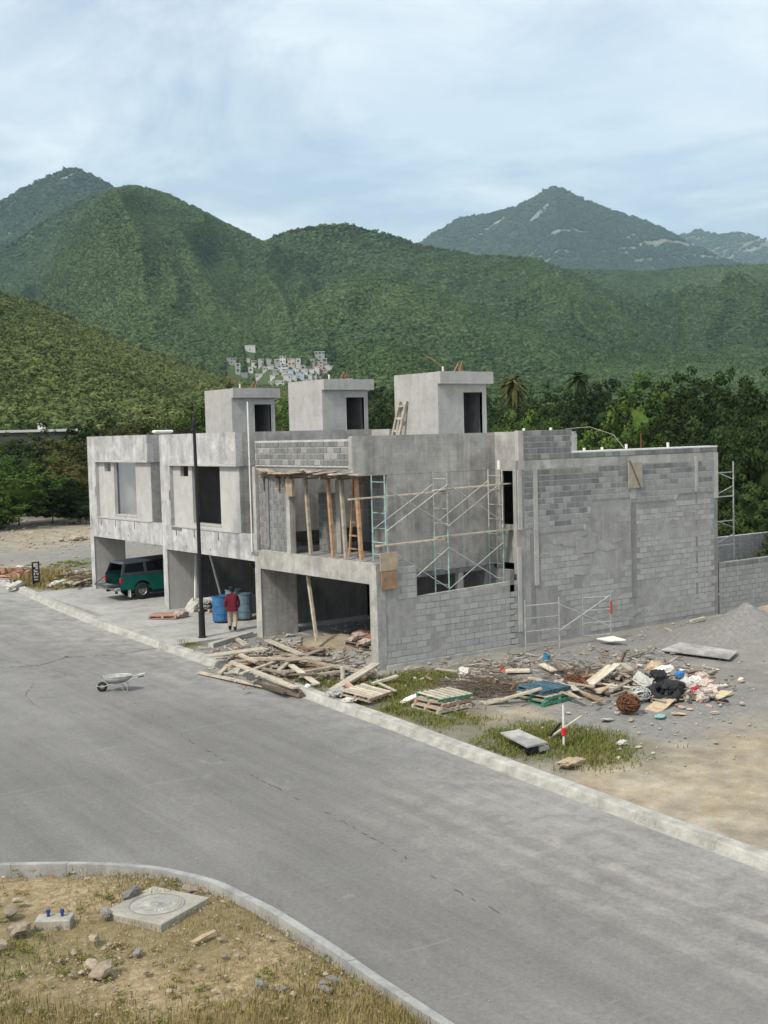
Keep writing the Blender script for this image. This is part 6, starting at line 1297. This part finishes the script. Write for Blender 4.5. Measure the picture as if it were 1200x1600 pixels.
# sheets
def sheet(name, cs, th, mt, label, cat, lift=.05):
    P_ = [gp(x, y, h) for x, y, h in cs]; c = sum(P_, Vector())/4; vs = [p_-c for p_ in P_]; vs = [v+Vector((0, 0, lift)) for v in vs]+[v+Vector((0, 0, lift+th)) for v in vs]
    o = MB().add(vs, [(0,3,2,1),(4,5,6,7),(0,1,5,4),(1,2,6,5),(2,3,7,6),(3,0,4,7)]).build(name, M[mt], None, loc=c); return tag(o, label, cat)
M['ply_grey'] = plaster('ply_cement_stained', (.22,.21,.19), (.34,.33,.31), (.52,.51,.49), 71, .2, 2.5)
sheet('plywood_sheet', [(1032,1019,.0),(1140,1033,.02),(1153,1021,.05),(1062,1007,.12)], .03, 'ply_grey', 'cement-stained plywood sheet lying before the sand heap', 'plywood')
sheet('white_panel', [(932,1001,.05),(952,1005,.05),(978,1003,.12),(958,997,.12)], .03, 'paper', 'small white panel by the scaffold bay', 'panel')
pn = sheet('door_panel', [(782,1147,.22),(824,1169,.22),(856,1162,.24),(811,1142,.26)], .04, 'ply_grey', 'pale old door panel propped on debris near the kerb', 'panel', .0)
lump(835, 1170, .1, 'black', (.5, .3, .2), 'dark scrap under the old door panel', 'scrap', 'scrap'); lump(846, 1168, .12, 'paper', (.3, .2, .15), 'white crumpled plastic under the old door panel', 'plastic_sheet', 'sheet')
# stake
st = empty('marker_stake', gp(881, 1166), 'white marker stake with red ribbon in the grass', 'stake'); MB().bar((0, 0, -.1), (.0, .0, 1.0), .04, .03).build('stake', M['white'], st); MB().cbox(-.042, .042, -.035, .035, .25, .45, .015).build('ribbon', simple('ribbon', (.6,.03,.05), .7, .15, 8, 0, 0), st)
board((858, 1153, .02), (909, 1119, .35), .045, .045, 'wood_pale', 'pale stick leaning across the marker stake', None); board((858, 1152, .02), (876, 1130, .45), .05, .04, 'black', 'short black stick leaning beside the marker stake', None)
tag(MB().tube([gp(x, y, .03) for x, y in ((800,1140),(802,1130),(812,1126),(826,1128))], .012, 5).build('wire', M['wood']), 'curl of wire in the grass above the door panel', 'wire')
# bits right of the heap, below the sand
for i_, (x, y, a, L_, mt, lb) in enumerate([(1090,968,.1,.9,'wood_pale','pale plank at the wall end'),(1165,982,-.2,.7,'wood_pale','pale stick on the sand heap'),(1195,995,1.0,.6,'wood_pale','plank end at the right edge by the brown soil'),(1130,975,.8,.4,'wood_dark','dark stick on the rubble at the wall end'),(1062,993,.1,.4,'black','dark rubber strip on the rubble'),(1045,985,1.2,.5,'wood','grey lath at the foot of the tall wall')]):
    c = gp(x, y, .1 if x < 1100 else .25); tag(MB().bar((-L_/2, 0, 0), (L_/2, 0, .03), .12, .05).build('board', M[mt], None, loc=c, rot=(0, 0, a)), lb, 'board')
M['slate'] = simple('slate', (.22,.21,.19), .95, .3, 7, .2, .4); sk['slate'] = [sack_mesh(M['slate'], 30+s_) for s_ in range(3)]
# ------------------------------------------------------------------ corner island pieces
c_ = (gp(168, 1424)+gp(245, 1446)+gp(318, 1404)+gp(247, 1384))/4; mh = empty('manhole_slab', (c_.x, c_.y, c_.z-.10), 'square concrete slab with a round manhole cover on the corner island', 'manhole', None, .43)
M['slabc'] = plaster('slab_concrete', (.30,.28,.235), (.39,.37,.315), (.48,.455,.39), 81, .1, 3); M['cover'] = plaster('cover_concrete', (.25,.24,.205), (.36,.345,.30), (.47,.45,.40), 83, .1, 6)
MB().cbox(-.62, .62, -.60, .60, -.1, .11, .012).build('slab', M['slabc'], mh)
cv = MB().lathe([(.0, .125), (.40, .125), (.405, .118), (.42, .105)], 32).build('cover', M['cover'], mh)
MB().lathe([(.435, .112), (.44, .118), (.46, .118), (.465, .112)], 32).build('ring', M['rubble'], mh)
em = MB()
for r_ in (.11, .085, .06): em.lathe([(r_, .126), (r_, .134), (r_-.014, .134), (r_-.014, .126)], 20)
for a in np.linspace(0, 2*PI, 7)[:-1]: em.box(.05*math.cos(a)-.012, .05*math.cos(a)+.012, .05*math.sin(a)-.012, .05*math.sin(a)+.012, .126, .14)
MB_ = em.build('emblem', M['rubble'], cv)
lt = MB()
for a0 in (.6, 3.75):
    for i_ in range(9):
        a = a0+i_*.19; lt.add([((r_)*math.cos(a+da), (r_)*math.sin(a+da), z_) for z_ in (.126, .133) for r_, da in ((.26, -.06), (.35, -.05), (.35, .05), (.26, .06))], [(4,5,6,7),(0,1,5,4),(1,2,6,5),(2,3,7,6),(3,0,4,7)])
lt.build('raised_marks', M['rubble'], cv)
c_ = (gp(60, 1437)+gp(110, 1438))/2; pd = empty('utility_pad', (c_.x, c_.y, c_.z-.09), 'small concrete pad with two blue pipe stubs on the corner island', 'pad', None, -.6)
MB().cbox(-.28, .28, -.16, .16, -.05, .14, .012).build('pad', M['slabc'], pd); M['bluepipe'] = simple('blue_pipe', (.03,.06,.2), .5, .2, 6, 0, 0)
for x in (-.1, .12): MB().lathe([(.025, .13), (.025, .2), (.035, .2), (.035, .25), (0, .25)], 10, (x, .03, 0)).build('pipe_stub', M['bluepipe'], pd)
rk = [(160,1516,.34,'largest angular grey-brown rock on the corner island'),(142,1505,.22,'pale rock touching the largest rock'),(148,1465,.2,'pale rock below the manhole slab'),(15,1425,.26,'left edge rock with light top'),(28,1407,.18,'rounded rock left of the utility pad'),(30,1450,.34,'flat buried rock below the utility pad'),(298,1388,.25,'pale stone at the right corner of the manhole slab'),(0,1475,.2,'stone cut by the left picture edge')]
for i_, (x, y, s_, lb) in enumerate(rk): tag(mobj('rock', rocks[i_ % 6], None, gp(x, y, .03), (rng.uniform(-.2, .2), rng.uniform(-.2, .2), rng.uniform(0, 6)), (s_*1.3, s_, s_*1.1)), lb, 'rock', 'rocks on the corner island')
RG = 'small stones on the corner island'
for i_ in range(70):
    x = rng.uniform(0, 620); y = rng.uniform(1365, 1590)
    g_ = gp(x, y)
    if not in_island(np.array([g_.x+.3]), np.array([g_.y+.1]))[0] or (160 < x < 330 and 1375 < y < 1455): continue
    s_ = rng.uniform(.05, .12); tag(mobj('rock', rocks[i_ % 6], None, g_+Vector((0, 0, -.015)), (0, 0, rng.uniform(0, 6)), (s_*1.2, s_, s_)), 'small pale stone on the corner island '+('above' if y < 1400 else ('beside' if y < 1460 and x < 330 else ('right of' if x > 330 else 'below')))+' the manhole slab', 'rock', RG)
lump(205, 1396, .04, 'slate', (.3, .16, .16), 'grey rounded lump behind the manhole slab', 'concrete_lump', 'lump', .3); lump(164, 1426, .02, 'slate', (.2, .14, .14), 'grey lump at the left corner of the manhole slab', 'concrete_lump', 'lump', 1.3); lump(318, 1463, .0, 'card', (.42, .1, .04), 'torn white strip in the grass below the manhole slab', 'plastic_strip', 'litter', .2)
for (x, y) in ((405,1535),(442,1545),(505,1535),(520,1530),(508,1545),(215,1487)): lump(x, y, .0, 'slate', (.18, .1, .05), 'flat grey slate chip on the corner island', 'slate_chip', 'stone', rng.uniform(0, 3), 'grey slate chips on the corner island')
lump(505, 1165, -.155, 'black', (.3, .12, .03), 'dark scrap lying on the road', 'road_scrap', 'scrap', .1)
# cracked filler lines and tyre marks are worn into the asphalt itself: thin bitumen seams
seam = MB()
def seam_line(pts, w, prob=.8):
    P_ = [gp(x, y, -.148+.03) for x, y in pts]; Q = []
    for a, b in zip(P_[:-1], P_[1:]):
        n_ = max(2, int((b-a).length/.14)); Q += [a.lerp(b, i_/n_) for i_ in range(n_)]
    vs = []; fs = []; ph = rng.uniform(0, 9)
    for i_, p_ in enumerate(Q):
        d = (Q[min(i_+1, len(Q)-1)]-Q[max(i_-1, 0)]).normalized(); n_ = Vector((-d.y, d.x, 0))
        cr = .05*math.sin(max(0, min(1, (p_.x+12)/8.5))*PI); z = gz(0, p_.y)-.17+cr+.006; ww = w*(.5+.9*rng.random()); j = Vector((rng.uniform(-.03, .03), rng.uniform(-.03, .03), 0)); a = p_+n_*ww+j; b = p_-n_*ww+j; vs += [(a.x, a.y, z), (b.x, b.y, z)]
    for i_ in range(len(Q)-1):
        if rng.random() < prob: fs.append((i_*2, i_*2+1, i_*2+3, i_*2+2))
    seam.add(vs, fs)
seam_line([(0,1043),(60,1040),(105,1027),(180,1022),(260,1008)], .018); seam_line([(200,1092),(300,1160),(400,1215),(520,1275),(620,1330),(700,1385),(830,1450)], .013, .28); seam_line([(0,1030),(70,1044),(130,1060)], .010); seam_line([(100,1026),(122,1026)], .08); seam_line([(160,1023),(182,1022)], .07)
seam_line([(55,1065),(40,1085),(52,1100),(75,1110)], .008, .6); seam_line([(420,1400),(470,1440),(520,1490)], .005, .3)
tag(seam.build('road_crack', simple('bitumen', (.09,.088,.085), .8, .3, 6, 0, 0)), kind='structure')
# tyre tread prints left in dust
# ------------------------------------------------------------------ plot left of the houses
sg = empty('sign_board', gp(57, 917)-Vector((0, 0, .05)), 'narrow black upright sign with white lettering left of the houses', 'sign', None, .25)
MB().cbox(-.2, .2, -.015, .015, .22, 1.22, .006).build('panel', M['black'], sg)
for x in (-.18, .18): MB().box(x-.015, x+.015, -.012, .012, -.1, .22).build('leg', M['black'], sg)
gl = MB()
for (x0, x1, z0, z1) in ((-.13,.11,.98,1.16),(-.02,.12,.86,.99),(-.13,-.04,.80,.86),(-.10,.10,.74,.80),(-.13,-.06,.60,.72),(.0,.03,.62,.72),(.07,.13,.58,.70),(-.12,-.03,.46,.56),(.0,.12,.48,.53),(-.12,.1,.36,.42)): gl.box(x0, x1, -.0175, -.0155, z0, z1)
for s_ in gl.v[:0]: pass
gl.build('lettering', M['paper'], sg)
pallet(tuple(gp(15, 903)+Vector((0, 0, .02))), .5, ('pallet_pink', 'wood_dark'), 'reddish pallet under the brick heap at the left picture edge', None, 1.2, 1.2)
for i_ in range(26):
    c = gp(rng.uniform(0, 48), rng.uniform(897, 908)); tag(mobj('hollow_brick', unit_block_w, None, c+Vector((0, 0, .1+rng.uniform(0, .2))), (rng.uniform(-.2, .2), rng.uniform(-.2, .2), rng.uniform(0, 3)), (.9, 3, .9)), 'reddish hollow brick in the heap at the left edge', 'brick', 'hollow bricks at the left edge').active_material
M['brick_red'] = simple('hollow_brick', (.34,.19,.13), .9, .3, 6, .25, .3); hb = MB().cbox(-.19, .19, -.1, .1, -.09, .09, .008).mesh('hollow_brick', M['brick_red'])
for o in col.objects:
    if o.name.startswith('hollow_brick'): o.data = hb; o.scale = (1, 1, 1)
for i_ in range(24):
    x, y = rng.uniform(95, 142), rng.uniform(893, 912); a = rng.uniform(-.4, .9); L_ = rng.uniform(6, 16)
    board((x-L_, y+L_*a*.4, .05+rng.random()*.3), (x+L_, y-L_*a*.4, .05+rng.random()*.3), rng.uniform(.08, .2), .05, *(lambda m_: (m_, {'wood': 'grey', 'wood_pale': 'pale', 'wood_dark': 'dark'}[m_]+' scrap board piled '+('against the left end of the farthest house' if x > 118 else 'in the weeds right of the sign')))(rng.choice(['wood_dark', 'wood', 'wood_pale', 'wood_dark'])), 'scrap boards left of the farthest house')
for (x, y, lb) in ((25,914,'white bag by the kerb at the left edge'),(38,888,'white sheet on the weeds behind the sign'),(115,897,'pale rag on the scrap boards'),(88,912,'pale plank-like slab in the weeds right of the sign')): lump(x, y, .1, 'paper', (.9, .4, .25), lb, 'plastic_sheet', 'sheet', .4)
for i_, (x, y, s_) in enumerate(((120, 841, 1.0), (132, 840, .6), (95, 843, .5))): tag(mobj('rock', rocks[i_], None, gp(x, y, .1), (0, 0, i_), (s_, s_*.8, s_*.7)), ['largest pale boulder on the dirt track left of the houses', 'pale boulder on the dirt track close to the house edge', 'small flat boulder on the dirt track'][i_], 'boulder', 'boulders on the dirt track')

# splinters, offcuts and broken block too small to sort
def bits(name, n, spots, label):
    V_ = []; F_ = []; C_ = []; q = random.Random(3)
    pal = [(.36,.32,.26), (.40,.35,.28), (.26,.20,.14), (.36,.35,.33), (.28,.275,.265), (.44,.42,.38), (.33,.20,.14), (.16,.14,.12), (.44,.36,.27)]
    for i in range(n):
        cx, cy_, sx_, sy_, hz_ = q.choice(spots); c = gp(q.gauss(cx, sx_), q.gauss(cy_, sy_)); L_ = q.uniform(.06, .55)**1.3; w_ = q.uniform(.02, .12); a = q.uniform(0, 6.28); el = q.gauss(0, .22)
        d = Vector((math.cos(a)*math.cos(el), math.sin(a)*math.cos(el), math.sin(el)))*L_/2; z = abs(q.gauss(0, hz_)); m = MB().bar(c-d+Vector((0, 0, z)), c+d+Vector((0, 0, z)), w_, q.uniform(.015, .06)); b = len(V_)
        V_ += m.v; F_ += [tuple(b+k_ for k_ in f_) for f_ in m.f]; C_ += [(*q.choice(pal), 1.0)]*8
    t = NT('mixed_scrap'); k_ = t.mix(.5, t.attr('tone'), t.ramp(t.noise(t.pos(), 18, 4, .6), [(.3, .5), (.7, 1.2)]), 'MULTIPLY'); mt = t.done(k_, .95)
    me = npmesh(name, V_, F_, mt); at = me.color_attributes.new('tone', 'FLOAT_COLOR', 'POINT'); at.data.foreach_set('color', np.array(C_, np.float32).ravel())
    return tag(mobj(name, me), label, 'debris', kind='stuff')
bits('debris_bits', 1250, [(950,1062,50,13,.14), (1030,1070,40,14,.12), (860,1050,45,12,.08), (790,1058,50,10,.05), (1075,1080,30,10,.08), (900,1040,70,10,.05)], 'splinters and broken offcuts making up the debris heap on the lot')
bits('debris_bits', 430, [(430,1045,45,14,.10), (500,1040,40,12,.08), (390,1020,30,8,.06), (560,1050,25,14,.05), (470,1010,40,8,.05)], 'splinters and offcuts among the lumber before the nearest garage')
bits('debris_bits', 260, [(120,903,16,5,.15), (60,905,30,5,.06)], 'splinters and offcuts in the weeds left of the farthest house')
# ------------------------------------------------------------------ haze
mb = MB(); mb.box(-2500, 9500, -2500, 9500, -60, 2300)
hz = NT('haze_air'); hz.t.nodes.remove(hz.b); pv = hz.n('ShaderNodeVolumePrincipled'); pv.inputs['Color'].default_value = (.60, .86, 1.0, 1); pv.inputs['Density'].default_value = HAZE; pv.inputs['Anisotropy'].default_value = 0.0
hz.l(pv.outputs[0], hz.out.inputs['Volume'])
tag(mb.build('haze', hz.m), kind='stuff')
